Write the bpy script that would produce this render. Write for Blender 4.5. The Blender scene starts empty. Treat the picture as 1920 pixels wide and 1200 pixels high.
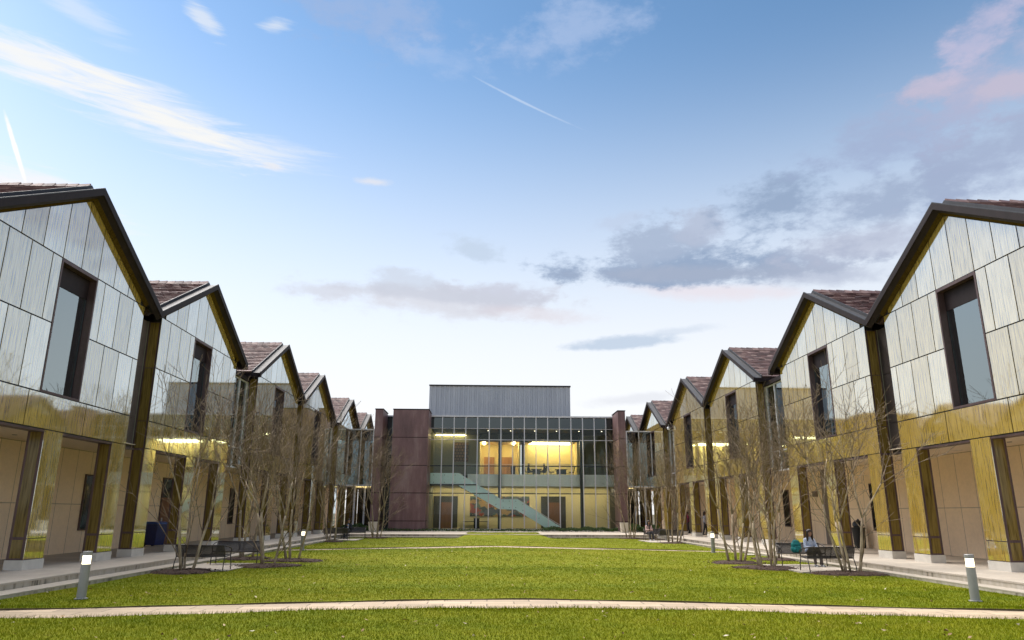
import bpy, bmesh, math, random
import numpy as np
from mathutils import Vector, Matrix
R = math.radians
rnd = random.Random(7)
C = bpy.context.scene.collection
scene = bpy.context.scene

# ------------------------------------------------------------------ helpers
def link(o, parent=None):
    C.objects.link(o)
    if parent is not None:
        o.parent = parent
    return o

def tag(o, label=None, cat=None, group=None, kind=None):
    if label: o['label'] = label
    if cat: o['category'] = cat
    if group: o['group'] = group
    if kind: o['kind'] = kind
    return o

def empty(name, loc=(0, 0, 0), rz=0.0, label=None, cat=None, group=None):
    o = bpy.data.objects.new(name, None)
    o.empty_display_size = 0.3
    link(o)
    o.location = loc
    o.rotation_euler = (0, 0, rz)
    return tag(o, label, cat, group)

class MB:
    """collects faces for one mesh object"""
    def __init__(self):
        self.v = []; self.f = []; self.m = []
    def add(self, vs, fs, mi=0):
        b = len(self.v)
        self.v.extend([tuple(p) for p in vs])
        for f in fs:
            self.f.append(tuple(b + i for i in f)); self.m.append(mi)
    def poly(self, pts, mi=0):
        self.add(pts, [tuple(range(len(pts)))], mi)
    def box(self, x0, x1, y0, y1, z0, z1, mi=0):
        if x0 > x1: x0, x1 = x1, x0
        if y0 > y1: y0, y1 = y1, y0
        if z0 > z1: z0, z1 = z1, z0
        self.add([(x0,y0,z0),(x1,y0,z0),(x1,y1,z0),(x0,y1,z0),(x0,y0,z1),(x1,y0,z1),(x1,y1,z1),(x0,y1,z1)],
                 [(0,3,2,1),(4,5,6,7),(0,1,5,4),(1,2,6,5),(2,3,7,6),(3,0,4,7)], mi)
    def prism(self, poly, d, mi=0):
        """poly: list of 3D points in a plane, extruded by vector d"""
        n = len(poly); d = Vector(d)
        a = [Vector(p) for p in poly]; b = [p + d for p in a]
        fs = [tuple(range(n))[::-1], tuple(range(n, 2*n))]
        for i in range(n):
            j = (i+1) % n
            fs.append((i, j, n+j, n+i))
        self.add(a + b, fs, mi)
    def tube(self, pts, rad, sides=6, mi=0, cap=True):
        pts = [Vector(p) for p in pts]
        if not isinstance(rad, (list, tuple)): rad = [rad]*len(pts)
        rings = []; up0 = None
        for i, p in enumerate(pts):
            if i == 0: t = pts[1]-p
            elif i == len(pts)-1: t = p-pts[i-1]
            else: t = pts[i+1]-pts[i-1]
            if t.length < 1e-9: t = Vector((0,0,1))
            t.normalize()
            if up0 is None:
                a = Vector((1,0,0)) if abs(t.x) < .8 else Vector((0,1,0))
                up0 = t.cross(a).normalized()
            up0 = (up0 - t*up0.dot(t))
            if up0.length < 1e-6: up0 = t.orthogonal()
            up0.normalize()
            w = t.cross(up0)
            rings.append([p + (up0*math.cos(2*math.pi*k/sides) + w*math.sin(2*math.pi*k/sides))*rad[i] for k in range(sides)])
        vs = [q for r_ in rings for q in r_]; fs = []
        for i in range(len(pts)-1):
            for k in range(sides):
                k2 = (k+1) % sides
                fs.append((i*sides+k, i*sides+k2, (i+1)*sides+k2, (i+1)*sides+k))
        if cap:
            fs.append(tuple(range(sides))[::-1]); fs.append(tuple((len(pts)-1)*sides+k for k in range(sides)))
        self.add(vs, fs, mi)
    def lathe(self, prof, cx=0, cy=0, seg=20, mi=0):
        """prof: list of (r, z)"""
        vs = []; fs = []
        for r_, z in prof:
            for k in range(seg):
                a = 2*math.pi*k/seg
                vs.append((cx+r_*math.cos(a), cy+r_*math.sin(a), z))
        for i in range(len(prof)-1):
            for k in range(seg):
                k2 = (k+1) % seg
                fs.append((i*seg+k, i*seg+k2, (i+1)*seg+k2, (i+1)*seg+k))
        fs.append(tuple(range(seg))[::-1]); fs.append(tuple((len(prof)-1)*seg+k for k in range(seg)))
        self.add(vs, fs, mi)
    def blob(self, c, r, seg=10, rings=7, mi=0, jit=0.0, rg=None):
        vs = []; fs = []
        rx, ry, rz = r if isinstance(r, (tuple, list)) else (r, r, r)
        for i in range(rings+1):
            th = math.pi*i/rings
            for k in range(seg):
                a = 2*math.pi*k/seg
                j = 1 + (rg.uniform(-jit, jit) if rg else 0)
                vs.append((c[0]+rx*j*math.sin(th)*math.cos(a), c[1]+ry*j*math.sin(th)*math.sin(a), c[2]+rz*math.cos(th)))
        for i in range(rings):
            for k in range(seg):
                k2 = (k+1) % seg
                fs.append((i*seg+k, (i+1)*seg+k, (i+1)*seg+k2, i*seg+k2))
        self.add(vs, fs, mi)
    def mesh(self, name, mats, smooth=False, fix=True):
        me = bpy.data.meshes.new(name)
        me.from_pydata(self.v, [], self.f)
        for m in (mats if isinstance(mats, (list, tuple)) else [mats]):
            me.materials.append(m)
        if len(me.materials) > 1:
            me.polygons.foreach_set('material_index', self.m)
        if fix:
            bm = bmesh.new(); bm.from_mesh(me)
            bmesh.ops.recalc_face_normals(bm, faces=bm.faces)
            bm.to_mesh(me); bm.free()
        if smooth:
            me.polygons.foreach_set('use_smooth', [True]*len(me.polygons))
        me.update()
        return me
    def build(self, name, mats, parent=None, smooth=False, fix=True):
        o = bpy.data.objects.new(name, self.mesh(name, mats, smooth, fix))
        return link(o, parent)

def copy_tree(o, parent=None):
    c = o.copy(); C.objects.link(c); c.parent = parent
    for ch in list(o.children):
        copy_tree(ch, c)
    return c

# ------------------------------------------------------------------ materials
def newmat(name):
    m = bpy.data.materials.new(name); m.use_nodes = True
    nt = m.node_tree; nt.nodes.clear()
    out = nt.nodes.new('ShaderNodeOutputMaterial')
    return m, nt, out

def N(nt, typ, ins=None, **props):
    n = nt.nodes.new('ShaderNode'+typ)
    for k, v in props.items():
        setattr(n, k, v)
    if ins:
        for k, v in ins.items():
            s = n.inputs[k]
            if hasattr(v, 'is_output') or isinstance(v, bpy.types.NodeSocket):
                nt.links.new(v, s)
            else:
                s.default_value = v
    return n

def math_(nt, op, a, b=None, c=None, clamp=False):
    n = nt.nodes.new('ShaderNodeMath'); n.operation = op; n.use_clamp = clamp
    for i, v in enumerate((a, b, c)):
        if v is None: continue
        if isinstance(v, bpy.types.NodeSocket): nt.links.new(v, n.inputs[i])
        else: n.inputs[i].default_value = v
    return n.outputs[0]

def ramp(nt, fac, stops, interp='LINEAR'):
    n = nt.nodes.new('ShaderNodeValToRGB'); n.color_ramp.interpolation = interp
    e = n.color_ramp.elements
    while len(e) > 1: e.remove(e[0])
    for i, (p, c) in enumerate(stops):
        q = e[0] if i == 0 else e.new(p)
        q.position = p; q.color = (*c, 1) if len(c) == 3 else c
    nt.links.new(fac, n.inputs[0])
    return n.outputs[0]

def mixc(nt, fac, a, b, mode='MIX'):
    n = nt.nodes.new('ShaderNodeMix'); n.data_type = 'RGBA'; n.blend_type = mode
    for s, v in ((n.inputs[0], fac), (n.inputs[6], a), (n.inputs[7], b)):
        if isinstance(v, bpy.types.NodeSocket): nt.links.new(v, s)
        elif isinstance(v, (int, float)): s.default_value = v
        else: s.default_value = (*v, 1)
    return n.outputs[2]

def mapped(nt, scale=(1,1,1), coord='Object', rot=(0,0,0), loc=(0,0,0)):
    tc = nt.nodes.new('ShaderNodeTexCoord')
    mp = nt.nodes.new('ShaderNodeMapping')
    mp.inputs['Scale'].default_value = scale
    mp.inputs['Rotation'].default_value = rot
    mp.inputs['Location'].default_value = loc
    nt.links.new(tc.outputs[coord], mp.inputs['Vector'])
    return mp.outputs[0]

def noise(nt, vec, scale, detail=4, rough=.55, dist=0.0):
    return N(nt, 'TexNoise', {'Vector': vec, 'Scale': scale, 'Detail': detail, 'Roughness': rough, 'Distortion': dist}).outputs[0]

def principled(nt, out, **ins):
    p = nt.nodes.new('ShaderNodeBsdfPrincipled')
    for k, v in ins.items():
        k = k.replace('_', ' ')
        s = p.inputs[k]
        if isinstance(v, bpy.types.NodeSocket): nt.links.new(v, s)
        elif isinstance(v, (tuple, list)) and len(v) == 3: s.default_value = (*v, 1)
        else: s.default_value = v
    nt.links.new(p.outputs[0], out.inputs[0])
    return p

def bump(nt, h, strength=.3, dist=.02):
    return N(nt, 'Bump', {'Height': h, 'Strength': strength, 'Distance': dist}).outputs[0]

def mat_plain(name, col, rough=.6, metal=0.0, var=.12, scale=6.0, bmp=0.0, spec=.5):
    """a colour with soft uneven tone"""
    m, nt, out = newmat(name)
    v = mapped(nt)
    n1 = noise(nt, v, scale, 5, .6)
    lo = tuple(c*(1-var) for c in col); hi = tuple(min(1, c*(1+var)) for c in col)
    c = ramp(nt, n1, [(.3, lo), (.7, hi)])
    kw = dict(Base_Color=c, Roughness=rough, Metallic=metal)
    p = principled(nt, out, **kw)
    p.inputs['Specular IOR Level'].default_value = spec
    if bmp:
        nt.links.new(bump(nt, noise(nt, v, scale*8, 4), bmp, .01), p.inputs['Normal'])
    return m

def mat_emit(name, col, strength):
    m, nt, out = newmat(name)
    e = N(nt, 'Emission', {'Color': (*col, 1), 'Strength': strength})
    nt.links.new(e.outputs[0], out.inputs[0])
    return m

def mat_gold(name, gold_lo, gold_hi, refl_lo, refl_hi, rough=.045, fres=.7):
    """back-coated glass cladding: streaky gold behind a reflective sheet"""
    m, nt, out = newmat(name)
    tc = nt.nodes.new('ShaderNodeTexCoord')
    geo = nt.nodes.new('ShaderNodeNewGeometry')
    rpi = geo.outputs['Random Per Island']
    off = N(nt, 'CombineXYZ', {'Z': math_(nt, 'MULTIPLY', rpi, 37.0)}).outputs[0]
    pos = N(nt, 'VectorMath', {0: tc.outputs['Object'], 1: off}, operation='ADD').outputs[0]
    def mp(sc):
        return N(nt, 'Mapping', {'Vector': pos, 'Scale': sc}).outputs[0]
    st = noise(nt, mp((20, 20, .95)), 1.0, 3, .55)
    st2 = noise(nt, mp((44, 44, 2.0)), 1.0, 3, .5)
    cl = noise(nt, mp((1.1, 1.1, .8)), 1.0, 3, .55)
    s = math_(nt, 'ADD', math_(nt, 'MULTIPLY', st, .62), math_(nt, 'MULTIPLY', st2, .38))
    g = ramp(nt, s, [(.37, gold_lo), (.46, tuple(.45*a+.55*b for a, b in zip(gold_lo, gold_hi))), (.57, gold_hi)])
    g = mixc(nt, math_(nt, 'MULTIPLY_ADD', cl, .35, 0.0), g, tuple(c*.8 for c in gold_hi))
    br = math_(nt, 'MULTIPLY_ADD', rpi, .34, .83)
    g = mixc(nt, 1.0, g, N(nt, 'CombineColor', {0: br, 1: br, 2: br}).outputs[0], 'MULTIPLY')
    dif = N(nt, 'BsdfDiffuse', {'Color': g})
    glo = N(nt, 'BsdfGlossy', {'Color': (.76, .885, 1.0, 1), 'Roughness': rough})
    fr = N(nt, 'Fresnel', {'IOR': 1.5}).outputs[0]
    base = N(nt, 'MapRange', {0: s, 1: .38, 2: .62, 3: refl_lo, 4: refl_hi}).outputs[0]
    base = math_(nt, 'MULTIPLY', base, math_(nt, 'MULTIPLY_ADD', rpi, .30, .85))
    fac = math_(nt, 'ADD', base, math_(nt, 'MULTIPLY', fr, fres), clamp=True)
    mx = N(nt, 'MixShader', {0: fac, 1: dif.outputs[0], 2: glo.outputs[0]})
    nt.links.new(mx.outputs[0], out.inputs[0])
    return m

def mat_glass(name, tint=(.75, .82, .8), refl=.08, rough=.0, ior=1.5):
    """sheet glass: see-through with a mirror reflection on top"""
    m, nt, out = newmat(name)
    tr = N(nt, 'BsdfTransparent', {'Color': (*tint, 1)})
    gl = N(nt, 'BsdfGlossy', {'Color': (.82, .95, .98, 1), 'Roughness': rough})
    fr = N(nt, 'Fresnel', {'IOR': ior}).outputs[0]
    fac = math_(nt, 'ADD', fr, refl, clamp=True)
    mx = N(nt, 'MixShader', {0: fac, 1: tr.outputs[0], 2: gl.outputs[0]})
    nt.links.new(mx.outputs[0], out.inputs[0])
    return m

# ------------------------------------------------------------------ camera (solved from the photograph)
cam_d = bpy.data.cameras.new('camera'); cam = link(bpy.data.objects.new('camera', cam_d))
pitch, yaw, roll = R(14.9195), R(1.7784), R(0.2382)
fw = Vector((math.sin(yaw)*math.cos(pitch), math.cos(yaw)*math.cos(pitch), math.sin(pitch)))
rt = Vector((math.cos(yaw), -math.sin(yaw), 0)); up = rt.cross(fw)
rt2 = rt*math.cos(roll) + up*math.sin(roll); up2 = -rt*math.sin(roll) + up*math.cos(roll)
M = Matrix.Identity(4)
for i, a in enumerate((rt2, up2, -fw)):
    for j in range(3): M[j][i] = a[j]
M.translation = (0, 0, 1.785)
cam.matrix_world = M
cam_d.sensor_width = 36; cam_d.lens = 1358.58/1920*36
cam_d.clip_start = .05; cam_d.clip_end = 5000
scene.camera = cam
scene.view_settings.view_transform = 'Standard'
scene.view_settings.look = 'None'
scene.view_settings.exposure = 0.42
scene.view_settings.gamma = 1.0
scene.cycles.use_denoising = True
scene.cycles.max_bounces = 10
scene.cycles.transparent_max_bounces = 12
scene.cycles.sample_clamp_indirect = 6.0
# ------------------------------------------------------------------ sky and sun
world = bpy.data.worlds.new('World'); scene.world = world
world.use_nodes = True
wt = world.node_tree; wt.nodes.clear()
SUN_EL, SUN_AZ = R(32.0), R(-62.0)
SKY = .15
CK = .80   # cloud brightness at this exposure
def build_sky():
    nt = wt
    out = nt.nodes.new('ShaderNodeOutputWorld')
    tc = nt.nodes.new('ShaderNodeTexCoord')
    sky = nt.nodes.new('ShaderNodeTexSky'); sky.sky_type = 'NISHITA'
    sky.sun_disc = False; sky.sun_elevation = SUN_EL; sky.sun_rotation = SUN_AZ
    sky.air_density = 1.0; sky.dust_density = .3; sky.ozone_density = 3.0
    nt.links.new(tc.outputs['Generated'], sky.inputs[0])
    d = N(nt, 'SeparateXYZ', {0: tc.outputs['Generated']})
    az = math_(nt, 'MULTIPLY', math_(nt, 'ARCTAN2', d.outputs[0], d.outputs[1]), 57.2958)
    el = math_(nt, 'MULTIPLY', math_(nt, 'ARCSINE', d.outputs[2]), 57.2958)
    pos = N(nt, 'CombineXYZ', {0: az, 1: math_(nt, 'MULTIPLY', el, 1.9), 2: 0.0}).outputs[0]
    wob = noise(nt, pos, .16, 9, .62)
    wob2 = noise(nt, pos, .42, 8, .64)
    hs = N(nt, 'HueSaturation', {'Hue': .493, 'Saturation': 1.04, 'Value': 1.0, 'Color': sky.outputs[0]})
    colr = hs.outputs[0]
    # pale, milky band of air low down (real sky brightness, by height only)
    haze = N(nt, 'MapRange', {0: el, 1: 7.0, 2: 39.0, 3: 1.0, 4: 0.0}, interpolation_type='SMOOTHSTEP').outputs[0]
    hz = math_(nt, 'MULTIPLY', math_(nt, 'POWER', haze, 1.25), HAZE_AMT)
    colr = mixc(nt, hz, colr, tuple(c*CK/SKY for c in HAZE_COL))
    def cloud(col, az0, el0, a, b, rot, colr_, dens, soft=.55, n=None, amp=1.0, flat=0.0):
        n = n or wob
        du = math_(nt, 'SUBTRACT', az, az0); dv = math_(nt, 'SUBTRACT', el, el0)
        cr, sr = math.cos(R(rot)), math.sin(R(rot))
        u = math_(nt, 'ADD', math_(nt, 'MULTIPLY', du, cr/a), math_(nt, 'MULTIPLY', dv, sr/a))
        v = math_(nt, 'ADD', math_(nt, 'MULTIPLY', du, -sr/b), math_(nt, 'MULTIPLY', dv, cr/b))
        if flat:   # flat base: squash the lower half
            lt = math_(nt, 'LESS_THAN', v, 0.0)
            v = math_(nt, 'MULTIPLY', v, math_(nt, 'MULTIPLY_ADD', lt, flat, 1.0))
        rr = math_(nt, 'SQRT', math_(nt, 'ADD', math_(nt, 'MULTIPLY', u, u), math_(nt, 'MULTIPLY', v, v)))
        q = math_(nt, 'ADD', math_(nt, 'SUBTRACT', 1.0, rr), math_(nt, 'MULTIPLY', math_(nt, 'SUBTRACT', n, .5), 2.3*amp))
        k = N(nt, 'MapRange', {0: q, 1: 0.0, 2: soft, 3: 0.0, 4: dens}, interpolation_type='SMOOTHSTEP').outputs[0]
        return mixc(nt, k, col, tuple(c*CK/SKY for c in colr_))
    grey = (.28, .37, .53); lav = (.46, .51, .64); pink = (.55, .49, .61); white = (.90, .89, .86)
    mixn = math_(nt, 'MULTIPLY_ADD', math_(nt, 'SUBTRACT', wob2, .5), .75, wob)
    # far bank of grey cloud over the right-hand roofs and its long tail to the left
    colr = cloud(colr, -4, 16.3, 13, 2.0, -2, (.66, .66, .72), .75, .8, mixn, .8)
    colr = cloud(colr, -12.5, 16.7, 6.0, .8, 3, (.64, .66, .74), .7, .7, mixn, .6)
    colr = cloud(colr, -7.0, 17.6, 4.6, 1.35, 0, (.60, .66, .77), .75, .6, mixn, .8, .6)
    colr = cloud(colr, .5, 16.9, 6.5, 1.5, -3, (.56, .58, .68), .8, .7, mixn, .8)
    colr = cloud(colr, 4.0, 15.4, 6.5, .9, -6, (.72, .66, .70), .5, .8, mixn, .6)
    colr = cloud(colr, 18, 16.6, 10, .9, -5, (.80, .70, .74), .6, .9, mixn, .5)
    colr = cloud(colr, 16.5, 18.2, 13, 2.5, -3, grey, .95, .6, mixn, .9, .8)
    colr = cloud(colr, 13.0, 20.4, 5.0, 2.3, 8, (.38, .46, .61), .92, .6, mixn, 1.0)
    colr = cloud(colr, 17.4, 21.6, 3.2, 1.7, 0, (.44, .50, .64), .85, .7, mixn, 1.0)
    colr = cloud(colr, 26, 17.0, 7.0, 1.1, -6, lav, .8, .8, mixn, .7)
    colr = cloud(colr, 11.0, 12.9, 6.8, .80, 3, (.50, .60, .74), .85, .6, mixn, .6, .6)
    colr = cloud(colr, 15.0, 13.7, 4.0, .5, 3, (.60, .68, .80), .6, .7, mixn, .6)
    colr = cloud(colr, 11.5, 8.6, 5, .6, 4, (.72, .74, .80), .6, .7, mixn, .5)
    colr = cloud(colr, -1.4, 20.4, 3.0, 1.2, -10, (.52, .62, .76), .75, .8, mixn, 1.0)
    colr = cloud(colr, 10.5, 22.4, 3.0, 1.0, 10, (.50, .58, .74), .5, .8, mixn, 1.0)
    colr = cloud(colr, 17.5, 17.9, 12.5, 1.15, -3, (.36, .42, .55), .85, .7, mixn, .55, .5)
    colr = cloud(colr, -4.0, 16.7, 12.5, .95, -3, (.58, .61, .70), .8, .8, mixn, .6, .4)
    # right-hand heap of cloud, catching a little pink
    colr = cloud(colr, 23.5, 22.6, 6.0, 2.3, 4, grey, .9, .8, mixn, 1.0)
    colr = cloud(colr, 30.5, 21.6, 8.0, 2.5, 4, (.34, .42, .58), .9, .8, mixn, 1.0)
    colr = cloud(colr, 29, 19.0, 8, 1.7, 2, (.46, .50, .63), .75, .9, mixn, 1.0)
    colr = cloud(colr, 32.5, 25.9, 8.0, 3.1, 8, (.35, .43, .62), .9, .9, mixn, 1.0)
    colr = cloud(colr, 39, 23.2, 8, 3.6, 8, (.35, .42, .59), .85, .9, mixn, 1.0)
    colr = cloud(colr, 37.5, 27.6, 6.0, 3.4, 14, (.42, .45, .62), .8, .9, mixn, 1.0)
    colr = cloud(colr, 35.2, 28.4, 2.6, 1.6, 0, (.54, .49, .61), .7, .9, mixn, 1.0)
    colr = cloud(colr, 39.5, 27.2, 2.8, 1.5, 0, (.56, .50, .61), .65, .9, mixn, 1.0)
    colr = cloud(colr, 38.0, 30.4, 4.0, 1.7, 30, (.56, .52, .68), .6, .9, mixn, 1.0)
    colr = cloud(colr, 7, 36.5, 9, 2.8, 10, (.42, .53, .76), .6, 1.0, mixn, 1.0)
    colr = cloud(colr, -10, 37.0, 9, 3.2, 0, (.33, .45, .70), .75, 1.0, mixn, 1.0)
    colr = cloud(colr, -5, 34.6, 6, 1.6, -10, (.44, .56, .80), .35, 1.0, mixn, 1.0)
    # combed white cirrus upper left
    rot = R(-20)
    vr = N(nt, 'Mapping', {'Vector': N(nt, 'CombineXYZ', {0: az, 1: el}).outputs[0], 'Rotation': (0, 0, R(14)), 'Scale': (.10, 1.05, 1)}).outputs[0]
    wisp = N(nt, 'TexNoise', {'Vector': vr, 'Scale': 1.0, 'Detail': 8, 'Roughness': .68, 'Distortion': .6}).outputs[0]
    colr = cloud(colr, -26.5, 27.2, 9.5, 2.1, -9, white, .95, .95, wisp, 1.0)
    colr = cloud(colr, -35, 28.6, 7, 1.9, -6, white, .9, .9, wisp, .9)
    colr = cloud(colr, -19, 26.4, 6, 1.7, -4, white, .55, .9, wisp, 1.0)
    colr = cloud(colr, -33.5, 20.6, 7, 1.8, -12, (.93, .88, .84), .75, .9, wisp, .8)
    colr = cloud(colr, -34, 33.0, 6, 1.2, -20, white, .35, .9, wisp, .8)
    colr = cloud(colr, -24.6, 34.4, 2.2, .9, -30, white, .55, .9, wisp, 1.0)
    colr = cloud(colr, -19, 35.2, 1.8, .6, 10, white, .5, .9, wisp, 1.0)
    colr = cloud(colr, -10.1, 25.2, 1.9, .42, 0, (.80, .78, .80), .7, .9, wob2, .6)
    colr = cloud(colr, -18.2, 25.4, 1.3, .35, 0, (.82, .80, .82), .6, .9, wob2, .6)
    # vapour trails
    colr = cloud(colr, -35.35, 23.0, 2.9, .19, -64, (1.0, .97, .94), .95, .6, wob2, .35)
    colr = cloud(colr, 2.8, 31.6, 6.5, .13, -22, (.62, .72, .88), .5, .8, wob2, .4)
    # soft broken cloud round the rest of the sky (seen only in reflections)
    back = N(nt, 'MapRange', {0: d.outputs[1], 1: .55, 2: .25, 3: 0.0, 4: 1.0}).outputs[0]
    pl = N(nt, 'VectorMath', {0: tc.outputs['Generated'], 1: N(nt, 'CombineXYZ', {0: 1, 1: 1, 2: 2.2}).outputs[0]}, operation='MULTIPLY').outputs[0]
    bn = N(nt, 'MapRange', {0: noise(nt, pl, 2.6, 6, .6), 1: .48, 2: .66, 3: 0.0, 4: .7}, interpolation_type='SMOOTHSTEP').outputs[0]
    colr = mixc(nt, math_(nt, 'MULTIPLY', bn, back), colr, tuple(c*CK/SKY for c in (.62, .64, .70)))
    bg = N(nt, 'Background', {'Color': colr, 'Strength': SKY})
    nt.links.new(bg.outputs[0], out.inputs[0])
    return sky
HAZE_AMT = .92
HAZE_COL = (.95, .945, .95)

build_sky()
sun_d = bpy.data.lights.new('sun', 'SUN'); sun = link(bpy.data.objects.new('sun', sun_d))
sun_d.energy = 5.0; sun_d.angle = R(58); sun_d.color = (1.0, .93, .84)
def aim_sun(az, el):
    d = Vector((math.sin(az)*math.cos(el), math.cos(az)*math.cos(el), math.sin(el)))
    sun.rotation_euler = d.to_track_quat('Z', 'Y').to_euler()
aim_sun(R(-40), R(62))
# ------------------------------------------------------------------ shared materials
def mat_stone(name, col, joint=(1.2, .6), stain=.25, plane='xy', jcol=.55, rough=.75, jw=.006, off=.5, tone=.10):
    """slabs with thin joints and weathering"""
    m, nt, out = newmat(name)
    tc = nt.nodes.new('ShaderNodeTexCoord')
    sp = N(nt, 'SeparateXYZ', {0: tc.outputs['Object']})
    a, b = {'xy': (0, 1), 'xz': (0, 2), 'yz': (1, 2)}[plane]
    v = N(nt, 'CombineXYZ', {0: sp.outputs[a], 1: sp.outputs[b], 2: 0.0}).outputs[0]
    br = N(nt, 'TexBrick', {'Vector': v, 'Color1': (*[c*(1-tone) for c in col], 1), 'Color2': (*[min(1, c*(1+tone)) for c in col], 1),
           'Mortar': (*[c*jcol for c in col], 1), 'Scale': 1.0, 'Mortar Size': jw, 'Mortar Smooth': .2, 'Bias': 0.0, 'Brick Width': joint[0], 'Row Height': joint[1]}, offset=off)
    n1 = noise(nt, tc.outputs['Object'], .7, 6, .65)
    n2 = noise(nt, tc.outputs['Object'], 9.0, 5, .6)
    s = math_(nt, 'MULTIPLY_ADD', math_(nt, 'SUBTRACT', n1, .5), -stain*2, 1.0)
    s = math_(nt, 'MULTIPLY', s, math_(nt, 'MULTIPLY_ADD', n2, .24, .88))
    c = mixc(nt, 1.0, br.outputs[0], N(nt, 'CombineColor', {0: s, 1: s, 2: s}).outputs[0], 'MULTIPLY')
    p = principled(nt, out, Base_Color=c, Roughness=rough)
    nt.links.new(bump(nt, n2, .25, .01), p.inputs['Normal'])
    return m

def mat_riser(name):
    """limestone step fronts, with dark algae runs"""
    m, nt, out = newmat(name)
    st = noise(nt, mapped(nt, (5, 5, 1.0)), 1.0, 5, .65)
    lo = noise(nt, mapped(nt, (.35, .35, .35)), 1.0, 4, .6)
    k = math_(nt, 'ADD', math_(nt, 'MULTIPLY', st, .6), math_(nt, 'MULTIPLY', lo, .5))
    c = ramp(nt, k, [(.42, (.50, .45, .38)), (.56, (.40, .35, .27)), (.66, (.13, .11, .08))])
    principled(nt, out, Base_Color=c, Roughness=.85)
    return m

def mat_wood(name, col):
    m, nt, out = newmat(name)
    n1 = noise(nt, mapped(nt, (7, 7, .6)), 1.0, 5, .6)
    principled(nt, out, Base_Color=ramp(nt, n1, [(.3, tuple(c*.6 for c in col)), (.7, col)]), Roughness=.45)
    return m

def mat_tile(name):
    m, nt, out = newmat(name)
    geo = nt.nodes.new('ShaderNodeNewGeometry')
    r_ = geo.outputs['Random Per Island']
    n1 = noise(nt, mapped(nt), 5.0, 5, .6)
    k = math_(nt, 'ADD', math_(nt, 'MULTIPLY', r_, .8), math_(nt, 'MULTIPLY', n1, .3))
    c = ramp(nt, k, [(.08, (.06, .036, .036)), (.35, (.12, .066, .064)), (.62, (.165, .092, .085)), (.86, (.23, .145, .13)), (1.0, (.42, .32, .28))])
    p = principled(nt, out, Base_Color=c, Roughness=.62)
    nt.links.new(bump(nt, noise(nt, mapped(nt), 40, 3), .3, .01), p.inputs['Normal'])
    return m

def mat_bronze(name, col, rough=.38, metal=.75, spec=.5):
    m, nt, out = newmat(name)
    n1 = noise(nt, mapped(nt, (3, 3, 1.2)), 1.0, 6, .65)
    n2 = noise(nt, mapped(nt, (30, 30, 9)), 1.0, 4, .6)
    k = math_(nt, 'ADD', math_(nt, 'MULTIPLY', n1, .65), math_(nt, 'MULTIPLY', n2, .35))
    c = ramp(nt, k, [(.34, tuple(x*.72 for x in col)), (.5, col), (.68, tuple(min(1, x*1.4) for x in col))])
    p = principled(nt, out, Base_Color=c, Metallic=metal, Roughness=rough)
    p.inputs['Specular IOR Level'].default_value = spec
    return m

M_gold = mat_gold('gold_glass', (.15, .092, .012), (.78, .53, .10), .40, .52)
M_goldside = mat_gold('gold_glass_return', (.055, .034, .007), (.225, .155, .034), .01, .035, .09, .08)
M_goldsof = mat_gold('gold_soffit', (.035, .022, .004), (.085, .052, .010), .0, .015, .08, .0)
M_bronze = mat_bronze('dark_bronze', (.095, .058, .056), .45, .3)
M_slot = mat_bronze('grey_bronze_sheet', (.17, .135, .12), .45, .3)
M_fascia = mat_bronze('bronze_fascia', (.020, .0125, .013), .6, .0, .2)
M_flash = mat_bronze('lead_flashing', (.035, .036, .042), .55, .0, .35)
M_black = mat_plain('black_joint', (.012, .011, .010), .6)
M_tile = mat_tile('clay_tile')
M_beige = mat_stone('beige_render', (.93, .72, .50), (1.05, 2.05), .12, 'yz', .45, .8, .014, 0.0, .02)
M_conc = mat_plain('precast_concrete', (.62, .58, .51), .8, 0, .12, 2.5, .3)
M_ceil = mat_plain('plaster_ceiling', (.78, .64, .48), .85, 0, .04)
M_win = mat_glass('window_glass', (.62, .74, .68), .26)
M_clear = mat_glass('clear_glass', (.95, .97, .955), .0, 0, 1.28)
M_room = mat_plain('room_wall', (.30, .30, .22), .9)
M_lamp = mat_emit('warm_lamp', (1.0, .82, .42), 8.0)
M_lamphot = mat_emit('bright_lamp', (1.0, .88, .60), 17.0)
M_alu = mat_plain('anodised_aluminium', (.68, .66, .67), .4, .1, .06)
M_dkalu = mat_plain('dark_aluminium', (.05, .055, .06), .4, .5, .1)
M_wood = mat_wood('wood_door', (.23, .10, .045))

# ------------------------------------------------------------------ gabled pavilions
# local axes: x = outward from the wall face into the court, y = along the facade, z up
HALF, APEX, SL = 4.965, 11.60, 2.63/4.965
W2 = 4.25
OUT = .331
def ztop(s): return APEX - SL*abs(s)
WA = 11.18
def zwall(s): return WA - .53*abs(s)

def clip(poly, a, b, c):
    """keep a*s + b*z <= c"""
    o = []
    for i in range(len(poly)):
        p, q = poly[i], poly[(i+1) % len(poly)]
        dp, dq = a*p[0]+b*p[1]-c, a*q[0]+b*q[1]-c
        if dp <= 0: o.append(p)
        if dp*dq < 0:
            t = dp/(dp-dq); o.append((p[0]+(q[0]-p[0])*t, p[1]+(q[1]-p[1])*t))
    return o

def panel(mb, s0, s1, z0, z1, x=0.0, t=.014, g=.019):
    po = [(s0+g, z0+g), (s1-g, z0+g), (s1-g, z1-g), (s0+g, z1-g)]
    po = clip(po, .53, 1, WA-g); po = clip(po, -.53, 1, WA-g)
    if len(po) >= 3:
        mb.prism([(x-t, s, z) for s, z in po], (t, 0, 0))

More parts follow.
